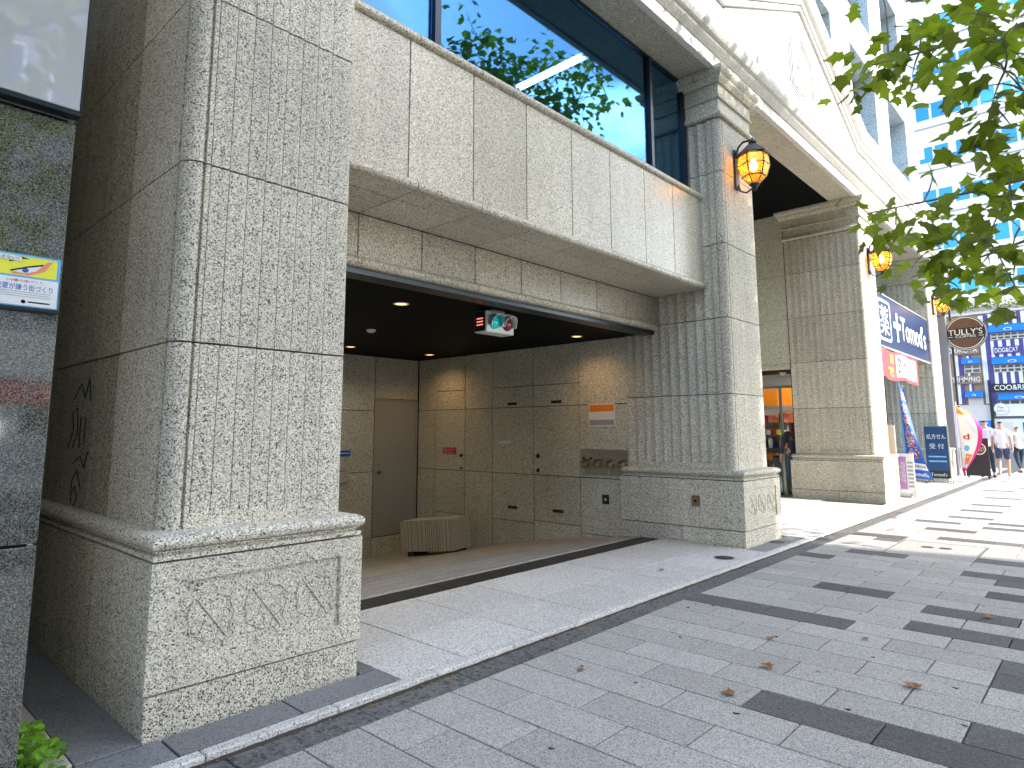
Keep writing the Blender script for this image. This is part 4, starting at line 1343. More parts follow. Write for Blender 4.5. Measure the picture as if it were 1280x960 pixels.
part('disc', MB().lathe([(.50, yd), (.50, yd + .10)], (cx_, 0, cz_), 'y', 40), 'iron', tu)
part('face', MB().lathe([(.415, yd - .004), (.415, yd - .0005)], (cx_, 0, cz_), 'y', 40), 'brownwood', tu)
for r0, r1 in ((.475, .487), (.425, .445)):
    n_ = 48
    rg = MB()
    vs = []
    for r_ in (r0, r1):
        for yv in (yd - .008, yd - .0005):
            vs += [(cx_ + r_ * math.cos(2 * math.pi * k / n_), yv, cz_ + r_ * math.sin(2 * math.pi * k / n_)) for k in range(n_)]
    fs = []
    for k in range(n_):
        l = (k + 1) % n_
        fs += [(k, l, 2 * n_ + l, 2 * n_ + k), (n_ + k, 3 * n_ + k, 3 * n_ + l, n_ + l), (k, n_ + k, n_ + l, l), (2 * n_ + k, 2 * n_ + l, 3 * n_ + l, 3 * n_ + k)]
    part('ring', rg.add(vs, fs), 'offwhite', tu)
part('band', MB().box(cx_ - .455, yd - .010, cz_ - .15, cx_ + .455, yd - .0045, cz_ + .14), 'iron', tu)
lettering("TULLY'S", 'offwhite', tu, (cx_, yd - .0105, cz_ + .03), UX, UZ, fit=(.80, .17), bold=.004)
lettering('COFFEE', 'offwhite', tu, (cx_, yd - .0105, cz_ - .10), UX, UZ, fit=(.48, .065), bold=.003)
for dx in (-.36, .36):
    part('dash', MB().box(cx_ + dx - .06, yd - .013, cz_ - .105, cx_ + dx + .06, yd - .0105, cz_ - .092), 'offwhite', tu)
for z in (4.27, 3.96):
    part('bracket', MB().box(-3.264, yd + .03, z - .015, cx_ - .40, yd + .06, z + .015), 'iron', tu)

# A-board, flags, floor signs
ab = thing('prescription_board', 'blue standing board with white prescription lettering on castors', 'signboard', (-3.46, 20.15, .03))
part('panel', MB().box(-3.72, 20.13, .16, -3.215, 20.17, 1.50, .004), 'navy2', ab)
part('frame', MB().box(-3.745, 20.12, .14, -3.722, 20.18, 1.525).box(-3.213, 20.12, .14, -3.19, 20.18, 1.525).box(-3.7218, 20.12, 1.502, -3.2132, 20.18, 1.524), 'steel', ab)
part('dark_foot_panel', MB().box(-3.718, 20.124, .162, -3.217, 20.1295, .36), 'black', ab)
lettering('処方せん', 'white', ab, (-3.467, 20.128, 1.24), UX, UZ, fit=(.43, .135), bold=.002)
lettering('受 付', 'white', ab, (-3.467, 20.128, .99), UX, UZ, fit=(.33, .14), bold=.002)
for z in (.72, .60):
    part('text_strip', MB().box(-3.67, 20.1265, z - .02, -3.27, 20.1295, z + .02), 'skyblue', ab)
lettering('どちらの病院の処方せんも', 'white', ab, (-3.467, 20.126, .72), UX, UZ, fit=(.38, .03))
lettering('受付いたします', 'white', ab, (-3.467, 20.126, .60), UX, UZ, fit=(.38, .03))
lettering("Tomod's", 'white', ab, (-3.467, 20.1235, .26), UX, UZ, fit=(.36, .085), bold=.002)
part('base_bar', MB().box(-3.76, 19.95, .09, -3.71, 20.35, .12).box(-3.225, 19.95, .09, -3.175, 20.35, .12).box(-3.709, 20.13, .09, -3.226, 20.17, .12), 'steel', ab)
for x in (-3.735, -3.20):
    for y in (19.97, 20.33):
        part('castor', MB().lathe([(.028, x - .012), (.028, x + .012)], (0, y, .058), 'x', 12), 'black', ab)

def flag_wave(u, v, kind):
    """u 0..1 from the pole outward, v 0..1 from bottom to top -> offset x, y"""
    if kind == 0:
        return (u * (.07 + .42 * (1 - v) ** 1.5) , .10 * math.sin(u * 3.5 + v * 5) * (1 - .5 * v))
    return (u * (.04 + .50 * math.sin(math.pi * min(1, (1 - v) ** .75)) ** 1.0), .12 * math.sin(u * 3 + v * 4))
def make_flag(px0, py0, z0, z1, kind, cols, label, name='banner_flag'):
    t = thing(name, label, 'flag', (px0, py0, .03), group='advertising banner flags on poles')
    part('pole', MB().tube([(px0, py0, .12), (px0, py0, z1 + .12)], [.014, .010], 8), 'skyblue' if kind == 0 else 'white', t)
    part('top_arm', MB().tube([(px0 - .02, py0, z1 + .02), (px0 + .10, py0, z1 + .015)], .006, 6), 'white', t)
    part('water_base', MB().box(px0 - .24, py0 - .18, .03, px0 + .12, py0 + .18, .17, .035).lathe([(.035, .17), (.035, .23)], (px0, py0, 0), 'z', 12), 'whiteplastic', t)
    def grid(nm, u0, u1, v0, v1, mat, off, nu=14, nv=30):
        vs, fs = [], []
        for s in (0, 1):
            for i in range(nu + 1):
                for j in range(nv + 1):
                    u, v = u0 + (u1 - u0) * i / nu, v0 + (v1 - v0) * j / nv
                    ox, oy = flag_wave(u, v, kind)
                    vs.append((px0 + .012 + ox, py0 + oy - off + s * .003, z0 + (z1 - z0) * v - .04 * u))
        k0 = (nu + 1) * (nv + 1)
        for i in range(nu):
            for j in range(nv):
                a, b, c_, d = i * (nv + 1) + j, (i + 1) * (nv + 1) + j, (i + 1) * (nv + 1) + j + 1, i * (nv + 1) + j + 1
                fs += [(a, b, c_, d), (k0 + d, k0 + c_, k0 + b, k0 + a)]
        return part(nm, MB().add(vs, fs), mat, t)
    def warp_at(off):
        def f(o, a, b):
            u, v = o[0] + a, o[2] + b
            ox, oy = flag_wave(u, v, kind)
            return Vector((px0 + .012 + ox, py0 + oy - off, z0 + (z1 - z0) * v - .04 * u))
        return f
    return t, grid, warp_at
f1, grid, warp_at = make_flag(-3.30, 15.75, .42, 2.32, 0, None, 'blue banner flag with red and white lettering in front of the third pillar')
grid('cloth', 0, 1, 0, 1, 'blue', 0)
grid('white_band', .05, .95, .10, .17, 'white', .006)
for ch, v in zip('処方せん受付', (.90, .77, .64, .52, .40, .27)):
    sz = .10 + .03 * (1 - v)
    lettering(ch, 'white', f1, (.5, 0, v), UX, UZ, fit=(.72, sz), warp=warp_at(.007), bold=.05)
    lettering(ch, 'red', f1, (.5, 0, v), UX, UZ, fit=(.66, sz * .92), warp=warp_at(.011), bold=.01)
lettering('随時受付中', 'navy', f1, (.5, 0, .135), UX, UZ, fit=(.8, .035), warp=warp_at(.012))
lettering("Tomod's", 'white', f1, (.5, 0, .05), UX, UZ, fit=(.7, .045), warp=warp_at(.007), bold=.02)
f2, grid, warp_at = make_flag(-3.14, 21.3, .30, 2.05, 1, None, 'magenta edged white teardrop flag beside the blue board')
grid('cloth', 0, 1, 0, 1, 'magenta', 0)
grid('white_field', .02, .82, .06, .88, 'white', .006)
grid('orange_top', .0, 1, .88, 1, 'orange', .007)
lettering('□', 'orange', f2, (.52, 0, .20), UX, UZ, fit=(.46, .15), warp=warp_at(.011), bold=.05)
lettering('d', 'red', f2, (.5, 0, .205), UX, UZ, fit=(.22, .085), warp=warp_at(.012), bold=.02)
lettering('●', 'skyblue', f2, (.32, 0, .36), UX, UZ, fit=(.3, .09), warp=warp_at(.011))
lettering('ポイント', 'greytext', f2, (.5, 0, .105), UX, UZ, fit=(.4, .03), warp=warp_at(.012))
lettering('d', 'red', f2, (.3, 0, .54), UX, UZ, fit=(.3, .09), warp=warp_at(.012), bold=.02)
sd = thing('leaflet_stand', 'low lilac and white leaflet stand behind the blue banner flag', 'stand', (-3.32, 15.55, .03))
part('panel', MB().box(-3.50, 15.53, .17, -3.10, 15.56, .92, .004), 'white', sd)
part('blue_column', MB().box(-3.49, 15.526, .2, -3.40, 15.5295, .88), 'skyblue', sd)
part('lilac_column', MB().box(-3.38, 15.526, .2, -3.24, 15.5295, .86), 'lilac', sd)
lettering('お薬相談', 'white', sd, (-3.31, 15.525, .55), UX, UZ, fit=(.10, .45))
for k in range(7):
    part('text_row', MB().box(-3.22, 15.527, .24 + k * .08, -3.12, 15.5295, .28 + k * .08), 'greytext', sd)
part('foot', MB().box(-3.48, 15.45, .0305, -3.44, 15.65, .17).box(-3.14, 15.45, .0305, -3.10, 15.65, .17), 'steel', sd)
bx = thing('card_panel', 'tall narrow beige panel leaning beside the third pillar', 'panel', (-3.42, 15.28, .03))
part('board', MB().box(-3.475, 15.26, .12, -3.345, 15.30, 1.50, .004), 'pinkcard', bx)
part('pole', MB().tube([(-3.41, 15.30, .03), (-3.41, 15.30, 1.62)], .01, 6), 'steel', bx)
tb = thing('coffee_board', 'black standing board with a round pale emblem beyond the teardrop flag', 'signboard', (-2.98, 23.0, .03))
part('panel', MB().box(-3.28, 22.98, .10, -2.70, 23.02, 1.17, .004), 'black', tb)
part('emblem', MB().lathe([(.17, 22.9765), (.17, 22.9795)], (-2.93, 0, .87), 'y', 28), 'offwhite', tb)
part('emblem_centre', MB().lathe([(.145, 22.974), (.145, 22.976)], (-2.93, 0, .87), 'y', 28), 'brownwood', tb)
lettering("TULLY'S", 'offwhite', tb, (-2.93, 22.9735, .88), UX, UZ, fit=(.26, .06))
lettering('COFFEE', 'offwhite', tb, (-2.93, 22.9735, .82), UX, UZ, fit=(.16, .03))
part('leg', MB().box(-3.27, 22.8, .0305, -3.23, 23.2, .10), 'iron', tb)
part('leg', MB().box(-2.75, 22.8, .0305, -2.71, 23.2, .10), 'iron', tb)

# things in the shop doorway
bi = thing('litter_bin', 'round grey litter bin with dark rim inside the shop doorway', 'bin', (-5.58, 14.75, .02))
part('body', MB().lathe([(.165, .03), (.17, .05), (.17, .80), (.165, .82)], (-5.50, 14.80, 0), 'z', 24), plain('grey_green_bin', (.20, .24, .2), .4), bi)
part('rim', MB().lathe([(.18, .82), (.18, .86), (.12, .90), (.10, .90)], (-5.50, 14.80, 0), 'z', 24), 'iron', bi)
part('foot_ring', MB().lathe([(.172, .013), (.172, .03)], (-5.50, 14.80, 0), 'z', 24), 'iron', bi)
dsh = thing('display_shelf', 'lit display shelf of colourful goods inside the shop', 'shelf', (-6.2, 16.9, .012))
part('back_board', MB().box(-6.9, 17.05, .013, -5.4, 17.1, 1.95), 'white', dsh)
for k, z in enumerate((.3, .62, .94, 1.26, 1.58)):
    sf = part('shelf', MB().box(-6.9, 16.72, z, -5.4, 17.049, z + .025), 'steel', dsh)
    x = -6.88
    while x < -5.5:
        wv = random.uniform(.08, .16)
        part('product', MB().box(x, 16.74 + random.uniform(0, .05), z + .026, x + wv, 17.0, z + .026 + random.uniform(.12, .25), .006), random.choice(['orange', 'yellow', 'red', 'navy', 'white', 'salmon', 'skyblue', 'white']), sf)
        x += wv + .012

# ================================================================ STREET DETAILS
mh = thing('manhole_cover', 'square paving-filled manhole cover with a thin metal rim in the sidewalk', 'manhole cover', (-1.7, 9.2, 0))
mx0, mx1, my0, my1 = gx(2) + .004, gx(5) - .004, ROW0 + RP * 23 + .004, ROW0 + RP * 27 - .004
part('rim', MB().box(mx0, my0, -.04, mx0 + .02, my1, .001).box(mx1 - .02, my0, -.04, mx1, my1, .001).box(mx0 + .0205, my0, -.04, mx1 - .0205, my0 + .02, .001).box(mx0 + .0205, my1 - .02, -.04, mx1 - .0205, my1, .001), 'steel', mh)
part('inlay', MB().box(mx0 + .026, my0 + .026, -.04, mx1 - .026, my1 - .026, -.001, .003), 'paver', mh)
for x, y in ((-1.80, 9.35), (-1.62, 9.38)):
    part('key_hole', MB().lathe([(.07, -.0008), (.07, .0012), (.01, .0016)], (x, y, 0), 'z', 10), 'black', mh)
for i, (x, y, r, lab) in enumerate(((-3.25, 6.92, .10, 'round dark drain cap in the pale apron before the second pillar'), (-3.2, 8.32, .09, 'round dark drain cap in the darker strip at the foot of the second pillar'))):
    dcap = thing('drain_cap', lab, 'drain cap', (x, y, .03), group='round drain caps in the apron')
    part('disc', MB().lathe([(r, .030), (r, .036), (r * .8, .038), (.004, .038)], (x, y, 0), 'z', 22), 'channel', dcap)
    part('ring', MB().lathe([(r * 1.12, .0303), (r * 1.12, .0335), (r * 1.01, .0335)], (x, y, 0), 'z', 22), 'steel', dcap)
def curled_leaf(s):
    vs, fs = leaf_shape(5, s, -.25)
    return vs, fs
for x, y, s, a, lab in ((-.93, 4.22, .10, .3, 'brown dry leaf nearest the right edge of the pavement'), (-1.62, 3.50, .075, 1.9, 'small dry leaf left of the long dark paver'), (-1.68, 4.05, .085, 4, 'dry leaf in the middle of the grey pavers'),
                        (-1.83, 4.55, .06, .9, 'pale dry leaf by the paver joint'), (-2.43, 3.25, .05, 2.2, 'tiny brown leaf close to the gutter stones'), (-.86, 6.15, .08, 5, 'yellowish dry leaf between two dark pavers'),
                        (-2.42, 10.5, .10, 1, 'orange brown leaf beyond the manhole cover'), (-2.72, 12.1, .12, 3, 'dry leaf against the gutter near the entrance'), (-1.35, 5.0, .05, 2, 'small curled leaf on grey pavers'), (-3.4, 5.9, .06, 2.4, 'crumpled leaf on the pale granite apron')):
    vs, fs = curled_leaf(s)
    zz = .022 if x < -3.06 else -.010
    m_ = Matrix.Rotation(a, 3, 'Z')
    mb = MB().add([m_ @ Vector(v) + Vector((0, 0, .012 * s / .08)) for v in vs], fs)
    o = link('fallen_leaf', mb.mesh('fallen_leaf', smooth=False), 'dryleaf', None, loc=(x, y, zz + .012))
    tag(o, lab, 'leaf', 'dry leaves fallen on the pavement')
gum = MB()
for k in range(38):
    x, y = random.uniform(-2.7, 0), 1.0 + 8 * random.random() ** 1.2
    r = random.uniform(.005, .015)
    gum.prism([(x + r * (1 + .6 * math.sin(3 * t + k)) * math.cos(t), y + r * .8 * (1 + .6 * math.cos(2 * t + k)) * math.sin(t)) for t in [i * .7 for i in range(9)]], -.004, .0022)
so_ = MB()
yy = -4.0
pr = None
row = []
while yy < 25:
    row.append((yy, random.uniform(.006, .022), random.uniform(.002, .007)))
    yy += random.uniform(.03, .09)
vs, fs = [], []
for y_, wd_, hh in row:
    vs += [(-2.9855, y_, hh), (-2.9855 + wd_ * .6, y_, hh * .55), (-2.9855 + wd_, y_, -.006), (-2.9855, y_, -.04)]
for k in range(len(row) - 1):
    for j in range(3):
        fs.append((k * 4 + j, k * 4 + j + 1, k * 4 + j + 5, k * 4 + j + 4))
so_.add(vs, fs)
sd_ = part('gutter_dirt', so_, 'soil', None)
sd_['kind'] = 'stuff'
lt = []
for k in range(150):
    lt.append(((random.gauss(-2.93, .04), random.uniform(.8, 18), .003), random.uniform(.008, .03), rmat(.35)))
for k in range(120):
    lt.append(((random.uniform(-2.7, .3), random.uniform(1, 12), .004), random.uniform(.004, .012), rmat(.3)))
for k in range(40):
    lt.append(((random.uniform(-4.3, -3.1), random.uniform(2.6, 9), .034), random.uniform(.004, .012), rmat(.3)))
lo_ = part('leaf_litter', scatter_leaves(lt, small_leaf()), 'dryleaf', None)
lo_['kind'] = 'stuff'
go = part('gum_spots', gum, 'dirtspot', None)
go['kind'] = 'stuff'

# ================================================================ PEOPLE
def skin_mesh(name, vs, es, rad, sub=2):
    me = bpy.data.meshes.new(name)
    me.from_pydata(vs, es, [])
    o = bpy.data.objects.new(name, me)
    COL.objects.link(o)
    m_ = o.modifiers.new('skin', 'SKIN')
    m_.use_smooth_shade = True
    for i, r in enumerate(rad):
        me.skin_vertices[0].data[i].radius = (r, r) if not isinstance(r, tuple) else r
        me.skin_vertices[0].data[i].use_root = i == 0
    s_ = o.modifiers.new('sub', 'SUBSURF')
    s_.levels = sub
    dg = bpy.context.evaluated_depsgraph_get()
    out = bpy.data.meshes.new_from_object(o.evaluated_get(dg))
    bpy.data.objects.remove(o)
    bpy.data.meshes.remove(me)
    out.name = name
    return out
class Fig:
    def __init__(s):
        s.v, s.e, s.r = [], [], []
    def pt(s, p, r, par=None):
        s.v.append(tuple(p))
        s.r.append(r)
        if par is not None:
            s.e.append((par, len(s.v) - 1))
        return len(s.v) - 1
def person(label, loc, rotz, H=1.7, stride=.22, top='tshirt', legs='shorts', shorts=True, hair='hair', longhair=False, arm=(.25, -.15), sex=1.0, bag=False):
    t = thing('person', label, 'person', loc, rotz)
    k = H / 1.7
    def P(x, y, z):
        return (x * k, y * k, z * k)
    f = Fig()
    pel = f.pt(P(0, 0, .93), (.125 * k, .095 * k))
    wa = f.pt(P(0, 0, 1.08), (.115 * k * sex, .085 * k), pel)
    ch = f.pt(P(0, .0, 1.27), (.145 * k * sex, .10 * k), wa)
    nb_ = f.pt(P(0, -.01, 1.42), .065 * k, ch)
    nk = f.pt(P(0, .0, 1.485), .048 * k, nb_)
    hd = f.pt(P(0, .015, 1.555), (.066 * k, .080 * k), nk)
    ht = f.pt(P(0, .005, 1.635), (.068 * k, .078 * k), hd)
    J = {}
    for s in (-1, 1):
        sh_ = f.pt(P(.165 * s * sex, -.005, 1.385), .055 * k, nb_)
        sw = arm[0] if s > 0 else arm[1]
        el = f.pt(P(.215 * s, .05 * sw - .02, 1.13), .041 * k, sh_)
        wr = f.pt(P(.235 * s, .28 * sw + .04, .90), .028 * k, el)
        pa = f.pt(P(.238 * s, .36 * sw + .06, .83), (.018 * k, .036 * k), wr)
        for q in range(4):
            fy = -.028 + .019 * q
            a_ = f.pt(P(.240 * s, .36 * sw + .06 + fy, .785 - .004 * (q in (1, 2))), .0095 * k, pa)
            f.pt(P(.226 * s, .40 * sw + .065 + fy, .742 - .010 * (q in (1, 2))), .008 * k, a_)
        th = f.pt(P(.225 * s, .36 * sw + .095, .825), .010 * k, pa)
        f.pt(P(.215 * s, .36 * sw + .11, .79), .0085 * k, th)
        hp = f.pt(P(.092 * s, 0, .86), .090 * k, pel)
        ky = stride * s * .55
        kn = f.pt(P(.10 * s, ky + .04, .49), .058 * k, hp)
        ay = stride * s * 1.15 - (.05 if s < 0 else 0)
        an = f.pt(P(.10 * s, ay - .01, .085 + (.05 if s < 0 else 0)), .036 * k, kn)
        f.pt(P(.105 * s, ay + .11, .035 + (.01 if s < 0 else 0)), .034 * k, an)
        J[s] = (ky, ay, sw)
    body = skin_mesh('body', f.v, f.e, f.r)
    link('body', body, 'skin', t, world=False)
    # clothing follows the body a little outside it
    g_ = Fig()
    a = g_.pt(P(0, 0, 1.09), (.135 * k * sex, .105 * k))
    lo_ = g_.pt(P(0, 0, .93), (.155 * k, .122 * k), a)
    lo_ = g_.pt(P(0, 0, .82), (.160 * k, .128 * k), lo_)
    c_ = g_.pt(P(0, 0, 1.27), (.158 * k * sex, .112 * k), a)
    n2 = g_.pt(P(0, -.01, 1.405), .075 * k, c_)
    for s in (-1, 1):
        s1 = g_.pt(P(.165 * s * sex, -.005, 1.375), .068 * k, n2)
        sw = J[s][2]
        e_ = g_.pt(P(.20 * s, .03 * sw - .01, 1.20), .060 * k, s1)
        if not shorts:
            e_ = g_.pt(P(.215 * s, .05 * sw - .02, 1.13), .052 * k, e_)
            g_.pt(P(.233 * s, .26 * sw + .03, .93), .040 * k, e_)
    link('shirt', skin_mesh('shirt', g_.v, g_.e, g_.r), top, t, world=False)
    g_ = Fig()
    a = g_.pt(P(0, 0, .98), (.138 * k, .108 * k))
    for s in (-1, 1):
        ky, ay, _ = J[s]
        h1 = g_.pt(P(.092 * s, 0, .84), .103 * k, a)
        kk = g_.pt(P(.10 * s, ky * .8 + .03, .55), .082 * k, h1)
        if not shorts:
            kk = g_.pt(P(.10 * s, ky + .035, .47), .068 * k, kk)
            g_.pt(P(.10 * s, ay * .95 - .005, .13 + (.04 if s < 0 else 0)), .055 * k, kk)
    link('shorts' if shorts else 'trousers', skin_mesh('trousers', g_.v, g_.e, g_.r), legs, t, world=False)
    g_ = Fig()
    a = g_.pt(P(0, -.005, 1.64), (.078 * k, .086 * k))
    b = g_.pt(P(0, -.035, 1.575), (.070 * k, .060 * k), a)
    if longhair:
        b = g_.pt(P(0, -.06, 1.47), (.075 * k, .045 * k), b)
        b = g_.pt(P(0, -.085, 1.34), (.085 * k, .035 * k), b)
        g_.pt(P(0, -.09, 1.22), (.06 * k, .025 * k), b)
    link('hair', skin_mesh('hair', g_.v, g_.e, g_.r), hair, t, world=False)
    fc = MB()
    for s in (-1, 1):
        fc.lathe([(.0, -.004), (.009 * k, .0), (.0, .004)], P(.028 * s, .092, 1.585), 'y', 8)
    link('eyes', fc.mesh('eyes'), 'black', t, world=False)
    fc = MB().tube([P(0, .088, 1.58), P(0, .108, 1.548), P(0, .092, 1.54)], [.006, .012, .008], 6)
    for s in (-1, 1):
        fc.lathe([(.004, -.01), (.022 * k, 0), (.004, .01)], P(.078 * s, .0, 1.57), 'x', 8)
    link('nose_and_ears', fc.mesh('nose_and_ears'), 'skin', t, world=False)
    fc = MB().tube([P(-.02, .088, 1.515), P(0, .093, 1.514), P(.02, .088, 1.515)], .005, 6)
    link('mouth', fc.mesh('mouth'), 'red', t, world=False)
    for s in (-1, 1):
        ky, ay, _ = J[s]
        zz = .05 if s < 0 else 0
        sm = MB().box(.06 * s * k - .0 if s > 0 else -.15 * k, (ay - .07) * k, zz * .8, .15 * k if s > 0 else -.06 * k, (ay + .17) * k, zz * .8 + .075 * k, .025)
        link('shoe', sm.mesh('shoe'), 'white' if top == 'tshirt' else 'black', t, world=False)
    if bag:
        bg_ = MB().tube([P(-.12, .10, 1.42), P(-.02, .14, 1.25), P(.16, .13, 1.06)], .012, 6).tube([P(-.12, -.08, 1.42), P(.02, -.14, 1.25), P(.18, -.10, 1.06)], .012, 6)
        bg_.prism([(.10, .84), (.34, .84), (.37, 1.06), (.30, 1.12), (.14, 1.12), (.08, 1.05)], -.14, .14, 'y')
        link('shoulder_bag', bg_.mesh('shoulder_bag'), 'black', t, world=False)
    return t
person('person in a white shirt and navy shorts walking away along the pavement', (-2.44, 23.5, 0), 0.05, 1.70, .12, 'tshirt', 'shorts', True, arm=(-.3, .35))
person('person in a pale shirt and dark trousers left of the one in shorts', (-2.86, 23.9, 0), 0.0, 1.74, .24, plain('lavender_cotton', (.60, .62, .75), .9), 'darkcloth', False, arm=(.4, -.4))
person('person in a white top and dark trousers crossing at the right edge', (-2.60, 29.5, -.134), 0.5, 1.70, .2, plain('cream_cotton', (.72, .70, .68), .9), 'darkcloth', False, arm=(-.3, .3))
person('woman with long brown hair in dark clothes standing in the shop doorway', (-5.12, 14.42, .012), R(40), 1.62, .10, 'darkcloth', 'jeans', False, 'brownhair', True, arm=(.2, .1), sex=.9, bag=True)

# ================================================================ FAR BUILDINGS ACROSS THE SIDE STREET
KF = 1.16
def q_(x, z):
    return x * KF, 1.4 + (z - 1.4) * KF
YF = 58.0
pet = thing('pet_shop', 'brown shop building with purple and white stripes, blue awnings and white lettering', 'building', (-6, YF, 0))
def fb(name, a, b, y0, y1, mat, par=None, c=0):
    (x0, z1), (x1, z0) = q_(*a), q_(*b)
    return part(name, MB().box(min(x0, x1), y0, min(z0, z1), max(x0, x1), y1, max(z0, z1), c), mat, par or pet)
part('left_wall', MB().box(-14, YF, 0, -6.42, YF + 5, q_(0, 8.7)[1]), 'tan', pet)
part('right_wall', MB().box(-6.41, YF - .02, 0, 3.0, YF + 5, q_(0, 8.72)[1]), plain('slate_wall', (.17, .16, .2), .85), pet)
part('dark_side', MB().box(-6.46, YF - .3, 0, -6.36, YF - .021, q_(0, 4.5)[1]), 'black', pet)
part('roof_edge', MB().box(-14.1, YF - .1, q_(0, 8.72)[1] + .001, 3.1, YF + 5.1, q_(0, 8.72)[1] + .18), 'cream', pet)
def stripes(x0, x1, z0, z1, n, y=YF):
    """alternating white and purple boards"""
    (xa, za), (xb, zb) = q_(x0, z0), q_(x1, z1)
    wd_ = (xb - xa) / (2 * n)
    for i in range(2 * n):
        part('stripe_board', MB().box(xa + wd_ * i + .005, y - .05, za, xa + wd_ * (i + 1) - .005, y - .021, zb), 'white' if i % 2 == 0 else 'purple', pet)
def awning(x0, x1, z0, z1, y=YF):
    (xa, za), (xb, zb) = q_(x0, z0), q_(x1, z1)
    a = part('awning', MB().prism([(y - .021, zb), (y - .021, za), (y - .55, za), (y - .50, za + (zb - za) * .35)], xa, xb, 'x'), 'awning', pet)
    n_ = 20
    cx__, cz__ = (xa + xb) / 2, (za + zb) / 2 + .02
    lettering('○', 'white', a, (cx__, y - .57, za + (zb - za) * .3), UX, UZ, fit=((xb - xa) * .22, (zb - za) * .38), bold=.02)
def window(x0, x1, z0, z1, nx, nz, y=YF, mat='greypane'):
    (xa, za), (xb, zb) = q_(x0, z0), q_(x1, z1)
    wn_ = part('window', MB().box(xa, y - .06, za, xb, y - .022, zb), 'cream', pet)
    for i in range(nx):
        for j in range(nz):
            w1, h1 = (xb - xa) / nx, (zb - za) / nz
            part('pane', MB().box(xa + w1 * i + .05, y - .068, za + h1 * j + .05, xa + w1 * (i + 1) - .05, y - .0605, za + h1 * (j + 1) - .05), mat, wn_)
for x0, x1 in ((-7.22, -6.98), (-5.76, -5.47)):
    stripes(x0, x1 + (x1 - x0) * .8, 3.05, 8.6 if x0 > -6 else 6.2, 1)
stripes(-6.55, -6.30, 3.0, 6.1, 1)
stripes(-7.6, -6.5, 7.2, 8.3, 2)
awning(-6.8, -5.85, 5.56, 5.97)
window(-6.72, -5.88, 5.0, 5.55, 2, 2)
awning(-6.76, -5.84, 3.45, 3.87)
window(-6.66, -5.88, 2.98, 3.44, 2, 1, mat='cream')
fb('cream_fascia', (-7.6, 2.97), (-5.56, 1.95), YF - .12, YF - .022, 'cream')
awning(-7.0, -5.6, 1.60, 2.05)
stripes(-5.28, -3.2, 7.94, 8.66, 5)
awning(-5.24, -3.3, 7.42, 7.93)
window(-5.2, -3.5, 7.0, 7.41, 5, 2)
stripes(-5.28, -3.2, 5.92, 6.95, 5)
awning(-5.24, -3.2, 5.44, 5.91)
window(-5.2, -3.5, 4.96, 5.43, 5, 2)
stripes(-5.2, -3.2, 4.2, 4.95, 5)
awning(-5.1, -3.0, 3.24, 3.66)
window(-5.05, -3.1, 2.96, 3.23, 4, 1)
fb('white_fascia', (-5.30, 2.98), (-2.4, 2.25), YF - .25, YF - .022, 'white')
def sgn(body, x, z, wd_, hh, back):
    xa, za = q_(x, z)
    s_ = part('name_sign', MB().box(xa - wd_ * .55, YF - .14, za - hh * .75, xa + wd_ * .55, YF - .052, za + hh * .75), back, pet)
    lettering(body, 'white', s_, (xa, YF - .141, za), UX, UZ, fit=(wd_, hh), bold=.012, extrude=.02)
sgn('ORIKUYA', -6.75, 6.47, 1.9, .42, 'tan')
sgn('TRIMMING', -6.75, 4.58, 1.9, .40, 'tan')
sgn('DOG&CAT', -4.47, 6.32, 1.35, .34, 'purple')
sgn('COO&RIKU', -4.28, 4.0, 2.3, .38, 'black')
xa, za = q_(-5.02, 2.70)
ds = part('round_sign', MB().lathe([(.40, YF - .42), (.40, YF - .30)], (xa, 0, za), 'y', 28), 'white', pet)
lettering('Pet', 'purple', ds, (xa, YF - .421, za + .1), UX, UZ, fit=(.34, .17))
lettering('Salon', 'purple', ds, (xa, YF - .421, za - .13), UX, UZ, fit=(.5, .17))
part('shop_front', MB().box(-13.5, YF - .06, .1, -6.6, YF - .021, 2.1).box(-6.3, YF - .06, .1, 2.5, YF - .021, 2.2), 'curtain', pet)
for k in range(6):
    part('shop_door', MB().box(-6.1 + k * 1.4, YF - .09, .1, -5.2 + k * 1.4, YF - .061, 1.95), 'greypane' if k in (1, 4) else 'cream', pet)
eb = part('e_sign', MB().box(-8.0, YF - 1.2, .75, -7.3, YF - 1.1, 1.75), 'orange', pet)
lettering('E', 'yellow', eb, (-7.65, YF - 1.201, 1.25), UX, UZ, fit=(.4, .6), bold=.02)
it = []
zt = q_(0, 8.72)[1] + .18
for k in range(3800):
    it.append(((random.uniform(-14, 3), YF + random.uniform(-.05, 1.0), zt + random.uniform(0, .95) * (0.75 + .25 * math.sin(k))), random.uniform(.10, .2), rmat(1.4)))
hg = thing('roof_hedge', 'olive green hedge along the roof of the striped shop building', 'hedge', (-6, YF + .5, zt))
ho = part('leaves', scatter_leaves(it, small_leaf()), 'hedge', hg)
ho['kind'] = 'stuff'
part('planter', MB().box(-14, YF + .1, zt, 3, YF + .9, zt + .3), 'concrete', hg)

